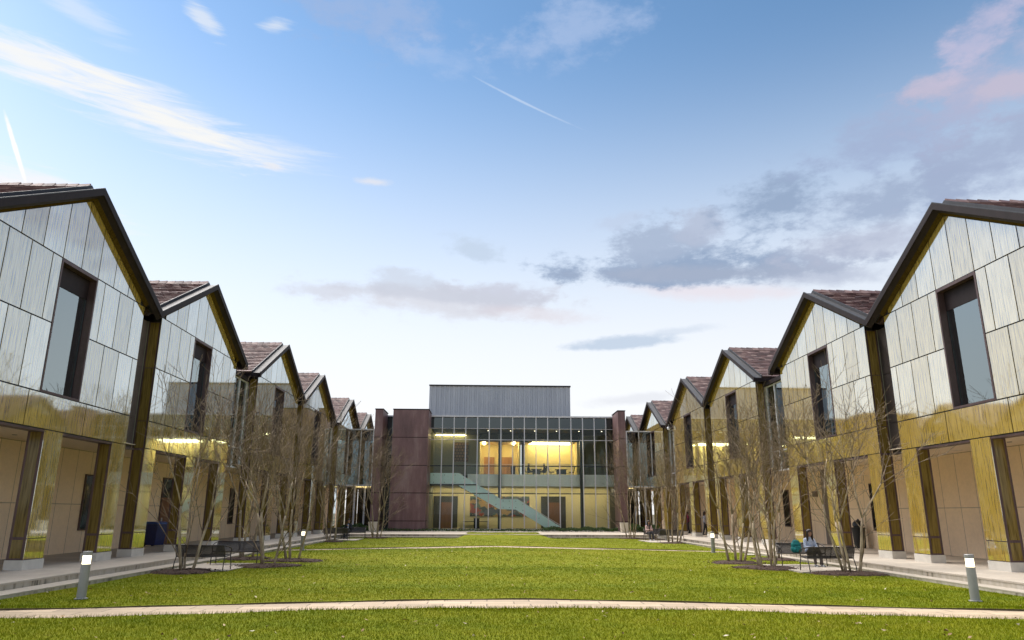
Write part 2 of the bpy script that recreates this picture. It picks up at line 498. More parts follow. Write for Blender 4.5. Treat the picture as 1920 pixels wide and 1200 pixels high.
def cladding_mesh():
    mb = MB()
    e = [-W2, -1.46, 1.46, W2]
    for i in range(3): panel(mb, e[i], e[i+1], 4.01, 5.0)
    for sg in (-1, 1):
        for row, js in (((5.0, 6.98), (1.0, 1.95, 2.92, 3.88, W2)), ((6.98, 8.94), (1.0, 1.46, 2.44, 3.42, W2))):
            for a, b in zip(js[:-1], js[1:]):
                lo, hi = sorted((sg*a, sg*b)); panel(mb, lo, hi, *row)
    js = [-3.92, -2.94, -1.96, -.98, 0, .98, 1.96, 2.94, 3.92]
    for a, b in zip(js[:-1], js[1:]): panel(mb, a, b, 8.94, 12)
    return mb.mesh('glass_cladding', M_gold)

def backing_mesh():
    """dark carrier behind the sheets, with the window hole left open"""
    mb = MB(); x0, d = -.035, -.30
    def pr(po): mb.prism([(x0, s, z) for s, z in po], (d, 0, 0))
    w = W2-.04
    pr([(-w, 4.0), (w, 4.0), (w, 5.0), (-w, 5.0)])
    pr([(-w, 5.0), (-1.0, 5.0), (-1.0, 8.94), (-w, 8.94)])
    pr([(1.0, 5.0), (w, 5.0), (w, 8.94), (1.0, 8.94)])
    pr([(-w, 8.941), (w, 8.941), (0, WA-.01)])
    return mb.mesh('wall_backing', M_black)

def roof_mesh(seed):
    rg = random.Random(seed); mb = MB()
    L = math.hypot(HALF, HALF*SL); nc = 19; e = L/nc
    c_, s_ = HALF/L, HALF*SL/L
    for sg in (-1, 1):
        # slab under the tiles
        mb.prism([(-.2, 0, APEX-.02), (-.2, sg*HALF, ztop(HALF)-.02), (-.2, sg*HALF, ztop(HALF)-.16), (-.2, 0, APEX-.16)], (-13.8, 0, 0), 1)
        for i in range(nc):
            d0, d1 = i*e, (i+1)*e+.03       # from the ridge down
            n = -.16 - (.0 if i % 2 else .15); first = True
            while n > -13.9:
                w = .33 if n > -9 else 1.2
                a, b = n, max(n-w, -13.9); n = b
                if first: a = -.16; first = False
                lf = .055 + rg.uniform(-.006, .008); tl = rg.uniform(-.005, .005)
                def P(x, d, h): return (x, sg*(d*c_ - h*-s_ if False else d*c_ + h*s_), APEX - d*s_ + h*c_)
                p = [P(a-.004, d0, .03), P(b+.004, d0, .03), P(b+.004, d1, lf+tl+.03), P(a-.004, d1, lf-tl+.03)]
                q = [P(a-.004, d1, .012), P(b+.004, d1, .012)]
                vs = p + q
                mb.add(vs, [(0, 1, 2, 3), (3, 2, 5, 4), (0, 3, 4), (1, 5, 2)], 0)
    n = -.14
    while n > -13.9:                     # ridge tiles
        w = .36; h = .10+rg.uniform(0, .025)
        a, b = n, n-w+.01
        mb.add([(a, -.17, APEX-.02), (a, 0, APEX+h+.06), (a, .17, APEX-.02), (b, -.17, APEX-.02), (b, 0, APEX+h+.03), (b, .17, APEX-.02)],
               [(0, 1, 2), (3, 5, 4), (0, 3, 4, 1), (1, 4, 5, 2)], 0)
        n -= w
    return mb.mesh('roof', [M_tile, M_bronze])

def verge_mesh(eave):
    """bronze fascia, flashing and soffit of the gable; eave = which end (-1/+1) ends in a gutter instead of a valley"""
    mb = MB()
    for sg in (-1, 1):
        S = sg*HALF
        zt, zb = ztop(HALF), ztop(HALF)-.22
        # fascia board
        mb.prism([(OUT, 0, APEX), (OUT, S, zt), (OUT, S, zb), (OUT, 0, APEX-.22)], (-.05, 0, 0), 0)
        # flashing: upstand lip, tray, kerb by the tiles
        mb.prism([(OUT, 0, APEX+.035), (OUT, S, zt+.035), (OUT, S, zt+.002), (OUT, 0, APEX+.002)], (-.045, 0, 0), 1)
        mb.prism([(OUT-.048, 0, APEX-.02), (OUT-.048, S, zt-.02), (OUT-.048, S, zt-.05), (OUT-.048, 0, APEX-.05)], (-.40, 0, 0), 1)
        mb.prism([(-.09, 0, APEX+.11), (-.09, S, zt+.11), (-.09, S, zt-.02), (-.09, 0, APEX-.02)], (-.05, 0, 0), 1)
        # dark outer soffit
        mb.add([(OUT-.052, 0, APEX-.215), (OUT-.052, S, zb+.005), (.135, S, zt-.325), (.135, 0, APEX-.325), (OUT-.052, 0, APEX-.12), (OUT-.052, S, zt-.12), (.135, S, zt-.12), (.135, 0, APEX-.12)], [(0,1,2,3),(4,5,6,7),(0,1,5,4),(3,2,6,7),(1,2,6,5)], 0)
    # gutter along the free eave
    if eave:
        S = eave*HALF; zt = ztop(HALF)
        mb.box(-13.9, OUT-.002, S-.0, S-eave*.20, zt-.24, zt-.02, 0)
        mb.box(-13.9, -.38, S-eave*.20, eave*(W2+.02), zt-.30, zt-.22, 0)
    return mb.mesh('verge_trim', [M_fascia, M_flash])

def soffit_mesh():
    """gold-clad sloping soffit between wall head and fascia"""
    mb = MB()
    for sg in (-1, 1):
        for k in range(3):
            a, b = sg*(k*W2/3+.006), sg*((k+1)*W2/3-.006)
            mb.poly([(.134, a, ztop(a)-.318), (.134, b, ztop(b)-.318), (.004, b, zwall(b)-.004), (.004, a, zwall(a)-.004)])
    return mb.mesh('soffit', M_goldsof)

def body_mesh():
    mb = MB()
    # side and rear walls of the upper storey, floor slab, ground-floor core with colonnade wall
    for sg in (-1, 1):
        mb.box(-13.6, -.47, sg*W2, sg*(W2-.18), 4.15, 8.78, 0)
    mb.box(-13.6, -.34, -W2+.18, W2-.18, 4.15, 4.55, 0)
    mb.box(-13.6, -13.4, -W2+.18, W2-.18, 4.55, 9.0, 0)
    return mb.mesh('upper_body', M_room)

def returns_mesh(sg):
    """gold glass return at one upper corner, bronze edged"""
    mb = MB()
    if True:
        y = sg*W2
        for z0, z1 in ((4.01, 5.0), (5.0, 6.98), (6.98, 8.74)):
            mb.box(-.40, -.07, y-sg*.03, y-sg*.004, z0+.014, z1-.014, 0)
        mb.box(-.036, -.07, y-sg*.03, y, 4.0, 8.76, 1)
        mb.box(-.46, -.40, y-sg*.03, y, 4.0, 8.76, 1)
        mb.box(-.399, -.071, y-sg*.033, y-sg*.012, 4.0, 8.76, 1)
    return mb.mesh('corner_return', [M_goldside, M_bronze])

def pier_parts(yc):
    h = .46
    core = MB(); core.box(-.46, -.016, yc-h+.004, yc+h-.004, .50, 4.004)
    plinth = MB(); plinth.box(-.485, .02, yc-h-.02, yc+h+.02, .235, .50)
    gp = MB()
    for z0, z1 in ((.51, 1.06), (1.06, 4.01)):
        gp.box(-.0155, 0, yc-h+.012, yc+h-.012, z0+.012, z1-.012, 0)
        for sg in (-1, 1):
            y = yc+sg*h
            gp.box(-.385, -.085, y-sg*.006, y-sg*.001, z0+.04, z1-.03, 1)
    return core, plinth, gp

ME = {}
def pavilion(name, variant):
    """variant: end with the gutter (-1 or +1)"""
    if not ME:
        ME['clad'] = cladding_mesh(); ME['back'] = backing_mesh(); ME['soffit'] = soffit_mesh(); ME['body'] = body_mesh(); ME['ret'] = [returns_mesh(-1), returns_mesh(1)]
        ME['roof'] = roof_mesh(3)
    root = empty(name)
    def part(nm, me, parent=root):
        return link(bpy.data.objects.new(nm, me), parent)
    part('upper_body', ME['body'])
    part('wall_backing', ME['back'])
    part('glass_cladding', ME['clad'])
    part('soffit', ME['soffit'])
    for r_ in ME['ret']: part('corner_return', r_)
    part('roof', ME['roof'])
    part('verge_trim', verge_mesh(variant))
    # colonnade: rear wall, ceiling with downlights, lintel edge
    mb = MB(); mb.box(-13.6, -3.5, -4.97, 4.97, .2, 4.12)
    part('colonnade_wall', mb.mesh('colonnade_wall', M_beige))
    mb = MB(); mb.box(-3.5, -.36, -4.97, 4.97, 4.12, 4.148, 0)
    for s in (-2.2, 2.2):
        for n in (-1.3, -2.5):
            mb.lathe([(.075, 4.108), (.075, 4.119)], n, s, 12, 1)
    part('ceiling', mb.mesh('ceiling', [M_ceil, M_dkalu]))
    mb = MB(); mb.box(-.36, -.02, -W2, W2, 3.94, 3.998)
    part('lintel', mb.mesh('lintel', M_bronze))
    for yc in (-3.79, 0.0, 3.79):
        core, plinth, gp = pier_parts(yc)
        p = core.build('pier', M_bronze, root)
        plinth.build('plinth', M_conc, p)
        gp.build('glass_panel', [M_gold, M_goldside], p)
    # deep bronze window
    mb = MB(); d = -.46
    mb.box(d, .012, -1.0, -.93, 5.0, 8.94); mb.box(d, .012, .93, 1.0, 5.0, 8.94)
    mb.box(d, .012, -.93, .93, 8.84, 8.94); mb.box(d, .012, -.93, .93, 5.0, 5.07)
    w = mb.build('window', M_bronze, root)
    mb = MB(); mb.box(-.25, -.21, -.93, .93, 8.20, 8.84)
    mb.build('lintel_panel', M_fascia, w)
    mb = MB(); mb.box(-.246, -.230, -.89, .89, 5.11, 8.20)
    mb.build('pane', M_win, w)
    mb = MB()
    for a, b, c, e in ((-.93, -.89, 5.07, 8.20), (.89, .93, 5.07, 8.20), (-.89, .89, 5.07, 5.11)):
        mb.box(-.265, -.215, a, b, c, e)
    mb.build('frame', M_dkalu, w)
    # room behind the window, with a lit ceiling strip
    mb = MB()
    mb.box(-4.6, -4.5, -3.6, 3.6, 4.55, 8.6, 0); mb.box(-4.5, -.48, -3.6, 3.6, 8.5, 8.6, 0)
    mb.box(-4.48, -4.30, -3.0, -1.2, 4.56, 7.4, 1); mb.box(-4.48, -4.36, .2, 1.7, 5.6, 7.2, 2)
    r_ = mb.build('room', [M_room, M_wood, M_conc], root)
    mb = MB(); mb.box(-3.4, -3.2, -3.0, 3.0, 8.40, 8.46)
    mb.build('strip_lamp', M_lamp, r_)
    return root

def slot(y0, y1, name):
    mb = MB()
    for z0, z1 in ((4.01, 5.12), (5.12, 6.98), (6.98, 8.76)):
        mb.box(-.56, -.49, y0+.004, y1-.004, z0+.008, z1-.008, 0)
    mb.box(-.60, -.565, y0+.002, y1-.002, 4.0, 8.80, 1)
    mb.box(-.60, -.36, y0+.002, y1-.002, 3.95, 3.998, 0)
    return mb

XL, XR = -12.4985, 14.664
YA = [21.39, 31.33, 43.34, 53.28, 65.28, 75.22]
protoV = pavilion('gabled_pavilion', -1)      # gutter at local -y, valley at +y
protoG = pavilion('gabled_pavilion', 1)
first = {-1: protoV, 1: protoG}; used = set()
ordn = ['nearest', 'second', 'third', 'fourth', 'fifth', 'farthest']
for side, X, rz in (('left', XL, 0.0), ('right', XR, math.pi)):
    for i, y in enumerate(YA):
        far_valley = (i % 2 == 0)
        # left: +y local is far.  right (turned round): +y local is near
        var = (-1 if far_valley else 1) * (1 if side == 'left' else -1)
        o = first[var] if var not in used else copy_tree(first[var])
        used.add(var)
        o.location = (X, y, 0); o.rotation_euler = (0, 0, rz)
        lab = {0: f'{ordn[0]} gold glass gabled pavilion on the {side} of the lawn, cut by the photo edge',
               5: f'{ordn[5]} gold glass gabled pavilion on the {side}, mostly hidden behind the glazed side link'}.get(
               i, f'{ordn[i]} gold glass gabled pavilion from the camera along the {side} of the lawn')
        if i == 4: lab = f'fifth gold glass gabled pavilion on the {side}, meeting the glazed side link halfway along'
        tag(o, lab, 'pavilion', 'gabled pavilions along both sides of the lawn')
        if i % 2 == 0:
            a, b = W2, 2*HALF+.01-W2 if False else (YA[i+1]-y)-W2
            if side == 'left': mb = slot(a+.0, b, '')
            else: mb = slot(-b, -a, '')
            mb.build('slot_cladding', [M_slot, M_black], o)
# ------------------------------------------------------------------ glazed links between the pairs
def glazed_link(side, X, y0, y1, label):
    sg = 1 if side == 'left' else -1           # outward direction in world x
    root = empty('glazed_link', (X, (y0+y1)/2, 0), 0 if sg > 0 else math.pi, label, 'glazed link', 'glazed links between the pairs of pavilions')
    w = (y1-y0)/2
    mb = MB(); mb.box(-13.6, -3.5, -w+.73, w-.73, .2, 4.12); mb.build('colonnade_wall', M_beige, root)
    mb = MB(); mb.box(-3.5, -.62, -w+.73, w-.73, 4.12, 4.148); mb.build('ceiling', M_ceil, root)
    mb = MB()
    ys = [-w+.05, -w+.05+(2*w-.1)/3, -w+.05+2*(2*w-.1)/3, w-.05]
    for y in ys: mb.box(-.66, -.53, y-.035, y+.035, 3.98, 8.58)
    for z in (4.0, 5.0, 8.52): mb.box(-.645, -.545, ys[0]+.036, ys[3]-.036, z-.03, z+.03)
    mb.build('frame', M_alu, root)
    mb = MB()
    for a, b in zip(ys[:-1], ys[1:]): mb.box(-.60, -.588, a+.036, b-.036, 4.03, 4.97); mb.box(-.60, -.588, a+.036, b-.036, 5.03, 8.49)
    mb.build('pane', M_linkglass, root)
    mb = MB(); mb.box(-13.6, -.55, -w, w, 8.60, 8.70, 0); mb.box(-.54, -.40, -w+.004, w-.004, 8.56, 8.76, 1)
    mb.build('roof', [M_flash, M_fascia], root)
    mb = MB(); mb.box(-6.1, -6.0, -w+.02, w-.02, 4.2, 8.58); mb.box(-6.0, -.67, -w+.02, w-.02, 4.16, 4.2)
    mb.build('room', M_room, root)
    mb = MB(); mb.tube([(-1.7, .1*sg, 8.58), (-1.7, .1*sg, 5.95)], .012, 6); mb.build('pendant_cord', M_black, root)
    mb = MB(); mb.lathe([(.10, 5.95), (.19, 5.90), (.19, 5.45), (.17, 5.45)], -1.7, .1*sg, 16); mb.build('pendant_lamp', M_lampsoft, root, smooth=False)
    return root
M_linkglass = mat_glass('link_glass', (.42, .52, .50), .16)
M_lampsoft = mat_emit('lamp_shade', (1.0, .78, .30), 2.0)
for side, X in (('left', XL), ('right', XR)):
    glazed_link(side, X, YA[1]+W2, YA[2]-W2, f'tall glazed link with yellow pendant lamp between second and third {side} pavilions')
    glazed_link(side, X, YA[3]+W2, YA[4]-W2, f'tall glazed link between fourth and fifth {side} pavilions, behind bare twigs')

# ------------------------------------------------------------------ ground, pavement, steps
M_pave = mat_stone('limestone_paving', (.45, .39, .32), (1.5, .75), .16, 'xy', .72, .7, .008)
M_tread = mat_stone('limestone_tread', (.39, .34, .275), (1.8, 3.0), .18, 'xy', .7, .7, .008)
M_riser = mat_riser('limestone_riser')
M_flag = mat_stone('buff_flagstone', (.44, .335, .225), (.9, .42), .30, 'xy', .42, .75, .016, .37, .2)
M_dirt = mat_plain('bare_earth', (.085, .07, .035), .95, 0, .35, 12, .5)
DX0, DX1 = -10.66, 12.62          # deck edges
TX0, TX1 = -10.10, 12.16          # tread edges
FY = 56.2                         # far deck edge
def struct(name, mb, mats, **k):
    return tag(mb.build(name, mats, **k), kind='structure')
mb = MB(); mb.poly([(-900, -900, -.25), (900, -900, -.25), (900, 1600, -.25), (-900, 1600, -.25)])
struct('ground', mb, M_dirt)
mb = MB()
mb.box(-34, DX0-.02, -8, 95, -.2, .245, 0); mb.box(DX1+.02, 36, -8, 95, -.2, .245, 0)
mb.box(DX0-.02, DX1+.02, FY+.02, 95, -.2, .245, 0)
# stone nosings standing a finger proud of the stained risers
mb.box(DX0-.019, DX0+.012, -8, FY, .205, .244, 0); mb.box(DX1-.012, DX1+.019, -8, FY, .205, .244, 0); mb.box(DX0+.013, DX1-.013, FY-.012, FY+.019, .205, .244, 0)
mb.box(DX0-.019, DX0-.004, -8, FY, -.1, .204, 1); mb.box(DX1+.004, DX1+.019, -8, FY, -.1, .204, 1); mb.box(DX0-.003, DX1+.003, FY+.004, FY+.019, -.1, .204, 1)
struct('pavement', mb, [M_pave, M_riser])
mb = MB()
mb.box(DX0-.003, TX0-.02, -8, 52, -.2, .088, 0); mb.box(TX1+.02, DX1+.003, -8, 51, -.2, .088, 0); mb.box(DX0+.3, DX1-.3, FY-.62, FY+.003, -.2, .087, 0)
mb.box(TX0-.019, TX0, -8, 52, -.2, .06, 1); mb.box(TX1, TX1+.019, -8, 51, -.2, .06, 1); mb.box(TX0+.3, TX1-.3, FY-.64, FY-.621, -.2, .06, 1)
mb.box(TX0-.019, TX0+.006, -8, 52, .061, .087, 0); mb.box(TX1-.006, TX1+.019, -8, 51, .061, .087, 0)
struct('steps', mb, [M_tread, M_riser])

def path1(x): # (near, far) edges of the front path
    d = math.hypot(x-.5, 1.6)-1.6
    return 15.14-.185*d-.0035*d*d, 16.72-.225*d
def path2(x):
    d = math.hypot(x-.3, .9)-.9
    return 41.0-.47*d+.004*d*d, 42.95-.56*d+.006*d*d
def relief(x, y):
    return .018*math.sin(x*.9+1)*math.sin(y*.37)+.012*math.sin(x*2.3+y*1.1)

def mat_lawn():
    m, nt, out = newmat('lawn_turf')
    v = mapped(nt, (1, 1, 1))
    big = noise(nt, mapped(nt, (.07, .22, 1)), 1.0, 4, .55)
    mid = noise(nt, v, 1.3, 5, .6)
    fine = noise(nt, v, 26, 4, .7)
    k = math_(nt, 'ADD', math_(nt, 'MULTIPLY', big, .46), math_(nt, 'ADD', math_(nt, 'MULTIPLY', mid, .34), math_(nt, 'MULTIPLY', fine, .30)))
    c = ramp(nt, k, [(.38, (.082, .125, .004)), (.50, (.155, .186, .005)), (.62, (.215, .22, .008)), (.74, (.27, .25, .03))])
    wear = N(nt, 'MapRange', {0: noise(nt, mapped(nt, (.55, .55, 1), loc=(3, 7, 0)), 1.0, 6, .68), 1: .62, 2: .74, 3: 0.0, 4: .55}, interpolation_type='SMOOTHSTEP').outputs[0]
    c = mixc(nt, wear, c, (.25, .20, .055))
    p = principled(nt, out, Base_Color=c, Roughness=.85)
    p.inputs['Specular IOR Level'].default_value = .12
    nt.links.new(bump(nt, fine, .8, .05), p.inputs['Normal'])
    return m
M_lawn = mat_lawn()
def lawn_strip(mb, lo, hi, ny, edge_lo, edge_hi):
    xs = np.linspace(TX0+.004, TX1-.004, 91)
    g = []
    for x in xs:
        a, b = lo(x), hi(x)
        g.append([(x, a+(b-a)*j/ny, None) for j in range(ny+1)])
    vs = []; fs = []
    for col in g:
        for x, y, _ in col: vs.append((x, y, lawn_z(x, y)))
    n = ny+1
    for i in range(len(xs)-1):
        for j in range(ny):
            fs.append((i*n+j, (i+1)*n+j, (i+1)*n+j+1, i*n+j+1))
    mb.add(vs, fs, 0)
    for flag, j in ((edge_lo, 0), (edge_hi, ny)):
        if flag:
            for i in range(len(xs)-1):
                p, q = vs[i*n+j], vs[(i+1)*n+j]
                mb.add([p, q, (q[0], q[1], -.2), (p[0], p[1], -.2)], [(0, 1, 2, 3)], 1)
def lawn_z(x, y):
    z = relief(x, y)*.6
    if y > 50: # rises to a ramp in the middle of the far side
        t = min(1, max(0, (y-52.0)/6.0)); w = 1-min(1, max(0, (abs(x-1.2)-2.7)/.9))
        z += .27*(t*t*(3-2*t))*(w*w*(3-2*w))
    return z
mb = MB()
lawn_strip(mb, lambda x: -6.0, lambda x: path1(x)[0], 60, False, True)
lawn_strip(mb, lambda x: path1(x)[1], lambda x: path2(x)[0], 90, True, True)
def far_edge(x):
    w = 1-min(1, max(0, (abs(x-1.2)-2.7)/.9)); return 55.56+6.0*(w*w*(3-2*w))
lawn_strip(mb, lambda x: path2(x)[1], far_edge, 60, True, True)
lawn = struct('lawn', mb, [M_lawn, M_dirt], smooth=False, fix=False)
for nm, fn in (('path', path1), ('path', path2)):
    mb = MB(); xs = np.linspace(TX0-.01, TX1+.01, 60)
    vs = []
    for x in xs: a, b = fn(x); vs += [(x, a-.06, -.028), (x, b+.06, -.028)]
    mb.add(vs, [(2*i, 2*i+2, 2*i+3, 2*i+1) for i in range(len(xs)-1)])
    struct(nm, mb, M_flag, fix=False)
for x0, x1, y0, y1 in ((-9.98, -8.05, 23.95, 27.35), (9.9, 12.0, 23.75, 27.3), (-10.0, -8.6, 49.6, 52.9), (10.3, 12.1, 47.6, 51.5)):
    mb = MB(); mb.box(x0, x1, y0, y1, -.1, .034); struct('pad', mb, M_pave)

# ------------------------------------------------------------------ the glass building across the far end
FL = .33
M_lampmid = mat_emit('ceiling_lamp', (1.0, .82, .38), 15.0)
M_down = mat_emit('downlight_lamp', (1.0, .88, .62), 4.0)
def mat_brownpanel():
    m, nt, out = newmat('weathered_copper')
    a = noise(nt, mapped(nt, (2.2, 2.2, .35)), 1.0, 6, .65)
    b = noise(nt, mapped(nt, (.5, .5, .4)), 1.0, 4, .5)
    f = noise(nt, mapped(nt, (30, 30, 6)), 1.0, 3, .6)
    k = math_(nt, 'ADD', math_(nt, 'MULTIPLY', a, .45), math_(nt, 'ADD', math_(nt, 'MULTIPLY', b, .4), math_(nt, 'MULTIPLY', f, .15)))
    c = ramp(nt, k, [(.36, (.13, .074, .070)), (.5, (.215, .118, .112)), (.66, (.33, .225, .205))])
    principled(nt, out, Base_Color=c, Roughness=.48, Metallic=.25)
    return m
M_brown = mat_brownpanel()
def mat_corrug():
    m, nt, out = newmat('corrugated_zinc')
    n1 = noise(nt, mapped(nt, (.8, .8, .25)), 1.0, 5, .6)
    principled(nt, out, Base_Color=ramp(nt, n1, [(.3, (.50, .51, .53)), (.7, (.60, .61, .62))]), Roughness=.55, Metallic=.0)
    return m
M_zinc = mat_corrug()
M_wallY = mat_plain('lobby_wall', (.74, .62, .33), .8, 0, .04)
M_greyband = mat_plain('slab_edge', (.86, .87, .83), .6, 0, .04)
M_frost = mat_plain('frosted_glass', (.74, .92, .92), .25, 0, .04)
M_dkglass = mat_glass('spandrel_glass', (.03, .045, .055), .05)
M_floor = mat_plain('lobby_floor', (.25, .21, .16), .4)
M_dark = mat_plain('dark_wall', (.05, .048, .04), .7)
M_panelg = mat_plain('panelled_wall', (.26, .25, .17), .7, 0, .1)
cb = empty('glass_hall', (1.0, 69.3, 0), 0, 'two-storey glass fronted hall with grey metal roof box and inner stair, closing the far end', 'building')
def cpart(name, mb, mats, parent=cb, **k):
    o = mb.build(name, mats, parent, **k); o.location = (-1.0, -69.3, 0) if parent is cb else (0, 0, 0); return o
GY = 69.3; GX0, GX1 = -5.52, 12.25; BAY = (GX1-GX0)/16; TOP = 10.67
mb = MB()
for i in range(17):
    x = GX0+BAY*i
    mb.box(x-.042, x+.042, GY-.16, GY+.02, FL, TOP-.06, 0)
mb.box(GX0-.03, GX1+.03, GY-.20, GY+.04, TOP-.06, TOP+.08, 0)
mb.box(GX0-.03, GX1+.03, GY-.17, GY+.02, FL-.12, FL, 0)
for z, m_, t in ((9.54, 0, .02), (8.48, 0, .028), (6.04, 1, .045), (3.54, 1, .045)):
    for i in range(16):
        mb.box(GX0+BAY*i+.034, GX0+BAY*(i+1)-.034, GY-.08, GY+.015, z-t, z+t, m_)
cpart('curtain_wall_frame', mb, [M_alu, M_dkalu])
mb = MB()
zs = [FL, 3.54, 6.04, 8.48, 9.54, TOP-.06]
for i in range(16):
    for j in range(5):
        mb.box(GX0+BAY*i+.034, GX0+BAY*(i+1)-.034, GY-.02, GY-.008, zs[j]+.05, zs[j+1]-.05, 1 if j == 4 else 0)
# sheet between left fin and bay
for a, b in ((-9.62, -8.68),):
    mb.box(a, b, GY-.02, GY-.008, FL, TOP-.06, 1)
cpart('glazing', mb, [M_clear, M_dkglass])
mb = MB(); mb.box(-9.72, -9.62, GY-.1, GY+.02, FL, TOP, 0); mb.box(-9.62, -8.68, GY-.1, GY+.02, TOP-.06, TOP+.05, 0)
cpart('side_window_frame', mb, M_alu)
# copper-clad bay and fins
def clad(x0, x1, y0, y1, ztop_, joints):
    m_ = MB(); zz = [.25]+joints+[ztop_]
    m_.box(x0+.03, x1-.03, y0+.03, y1, .24, ztop_-.05, 1)
    for a, b in zip(zz[:-1], zz[1:]):
        m_.box(x0, x1, y0, y0+.03, a+.03, b-.03, 0)
        m_.box(x0, x0+.03, y0+.031, y1, a+.03, b-.03, 0); m_.box(x1-.03, x1, y0+.031, y1, a+.03, b-.03, 0)
    m_.box(x0-.04, x1+.04, y0-.04, y1+.04, ztop_, ztop_+.07, 1)
    return m_
J = [1.08, 3.47, 5.86, 8.34]
cpart('clad_bay', clad(-8.68, -5.47, 66.0, 69.1, 10.84, J), [M_brown, M_fascia])
cpart('clad_fin', clad(-10.30, -9.60, 66.0, 69.15, 10.84, J), [M_brown, M_fascia])
cpart('clad_fin', clad(11.78, 12.44, 66.0, 69.15, 10.86, J), [M_brown, M_fascia])
# roof and corrugated roof box
mb = MB(); mb.box(-9.6, 12.25, GY+.05, 84, TOP-.4, TOP-.05, 0); cpart('roof', mb, M_fascia)
mb = MB(); bx0, bx1, by = -6.31, 8.56, 76.0
x = bx0; k = 0
while x < bx1-.01:
    mb.box(x, x+.24, by-(.05 if k % 2 == 0 else .0), by+.1, 10.3, 14.74, 0); x += .24783; k += 1
mb.box(bx0+.01, bx1, by+.1, 83, 10.3, 14.74, 0)
mb.box(bx0-.04, bx1+.05, by-.16, 83.05, 14.74, 14.86, 1)
cpart('roof_box', mb, [M_zinc, M_flash])
# interior
mb = MB()
mb.box(GX0, GX1, GY+.1, 78.2, FL-.05, FL, 1)                        # ground floor
mb.box(GX0, GX1, 75.0, 75.15, FL, 4.25, 0)                          # ground rear wall
mb.box(GX0, GX1, 71.65, 78.2, 4.35, 5.30, 3)                       # slab
mb.box(GX0, -1.1, 70.3, 71.64, 4.30, 4.42, 3)                       # landing
mb.box(-2.0, GX1, 71.55, 71.645, 4.29, 5.40, 2)                     # pale slab edge
mb.box(GX0, -1.0, 75.0, 75.15, 5.31, 9.9, 4)                        # panelled rear wall, upper left
mb.box(GX0, 12.2, GY+.1, 78.2, 9.55, 9.7, 3)                         # dark ceiling
mb.box(-1.0, -.86, 73.5, 78.2, 5.31, 9.5, 0); mb.box(3.06, 3.2, 73.5, 78.2, 5.31, 9.5, 0)
mb.box(3.45, 3.57, 73.5, 77.2, 5.31, 9.5, 3); mb.box(8.89, 9.03, 73.5, 77.2, 5.31, 9.5, 0)
mb.box(-.86, 3.06, 78.0, 78.15, 5.31, 9.5, 0); mb.box(3.57, 8.89, 77.0, 77.15, 5.31, 9.5, 0)
mb.box(-1.0, 9.03, 73.5, 73.6, 8.70, 9.5, 3); mb.box(-.86, 8.89, 73.61, 78.0, 8.80, 8.9, 5)
mb.box(9.03, GX1, 75.0, 75.15, 5.31, 9.5, 4)
mb.box(GX0+.02, GX1-.02, 72.6, 72.66, 4.15, 4.349, 0)                  # lip hiding the lobby lamps
mb.box(GX0-.12, GX0, GY+.1, 78.2, FL, 10.2, 4); mb.box(GX1, GX1+.12, GY+.1, 78.2, FL, 10.2, 3)
cpart('interior', mb, [M_wallY, M_floor, M_greyband, M_dark, M_panelg, M_ceil])
mb = MB()
for x in (1.1, 8.98): mb.box(x-.16, x+.16, 70.9, 71.2, FL, 9.6)
cpart('column', mb, M_dkalu)
mb = MB()
for x0, x1, y, z0, z1 in ((-5.43, -3.04, 74.99, FL, 3.40), (5.32, 7.80, 74.99, FL, 3.42)):
    mb.box(x0, x1, y-.1, y-.01, z0, z1, 1)
    mb.box(x0+.75, x1-.5, y-.14, y-.101, z0+.02, z1-.6, 0); mb.box(x1-.85, x1-.5, y-.18, y-.141, z0+.1, z1-.9, 0)
for x0, x1 in ((-.48, .62), (1.42, 2.52)): mb.box(x0, x1, 77.9, 77.99, 5.32, 7.5, 2)
M_wood2 = mat_wood('oak_door', (.50, .25, .09))
cpart('inner_door', mb, [M_wood, M_dark, M_wood2])
# stair
Y0 = 70.4
top = [(-5.5, 5.44), (-2.83, 5.44), (1.23, 3.04), (2.8, 3.04), (6.8, .59)]
bot = [(-5.5, 4.39), (-3.01, 4.39), (1.04, 2.14), (2.6, 2.10), (5.6, .35)]
mb = MB(); mh = MB(); ms = MB()
for k in range(4):
    q = [(top[k][0], Y0, top[k][1]), (top[k+1][0], Y0, top[k+1][1]), (bot[k+1][0], Y0, bot[k+1][1]), (bot[k][0], Y0, bot[k][1])]
    mb.prism(q, (0, .03, 0), 0)
    q2 = [(x-.02, Y0+1.5, z+.0) for x, y, z in q]
    mh.prism(q2, (0, .02, 0), 0)
    for t in (.12, .5, .88):
        for z_ in (.18, .82):
            cx = top[k][0]*(1-t)+top[k+1][0]*t; cz = (top[k][1]*(1-t)+top[k+1][1]*t)*(1-z_)+(bot[k][1]*(1-t)+bot[k+1][1]*t)*z_
            mb.box(cx-.03, cx+.03, Y0-.02, Y0-.001, cz-.03, cz+.03, 1)
cpart('stair_balustrade', mb, [M_frost, M_dkalu])
for (xa, za), (xb, zb), n in (((-2.9, 4.42), (1.1, 2.35), 13), ((2.7, 2.35), (6.3, .35), 12)):
    for i in range(n):
        x = xa+(xb-xa)*i/n; z = za+(zb-za)*(i+1)/n
        ms.box(x, x+(xb-xa)/n, Y0+.04, Y0+1.48, z-.06, z+.1, 0)
ms.box(1.1, 2.7, Y0+.04, Y0+1.48, 2.22, 2.36, 0)
cpart('stair', ms, M_dark)
cpart('rear_balustrade', mh, M_clear)
mb = MB(); mb.tube([(-2.8, Y0+1.5, 5.5), (1.25, Y0+1.5, 3.1), (2.8, Y0+1.5, 3.1), (6.9, Y0+1.5, .7)], .025, 6); cpart('handrail', mb, M_alu)
mb = MB(); mb.tube([(-2.2, 71.6, 6.35), (GX1, 71.6, 6.35)], .02, 6)
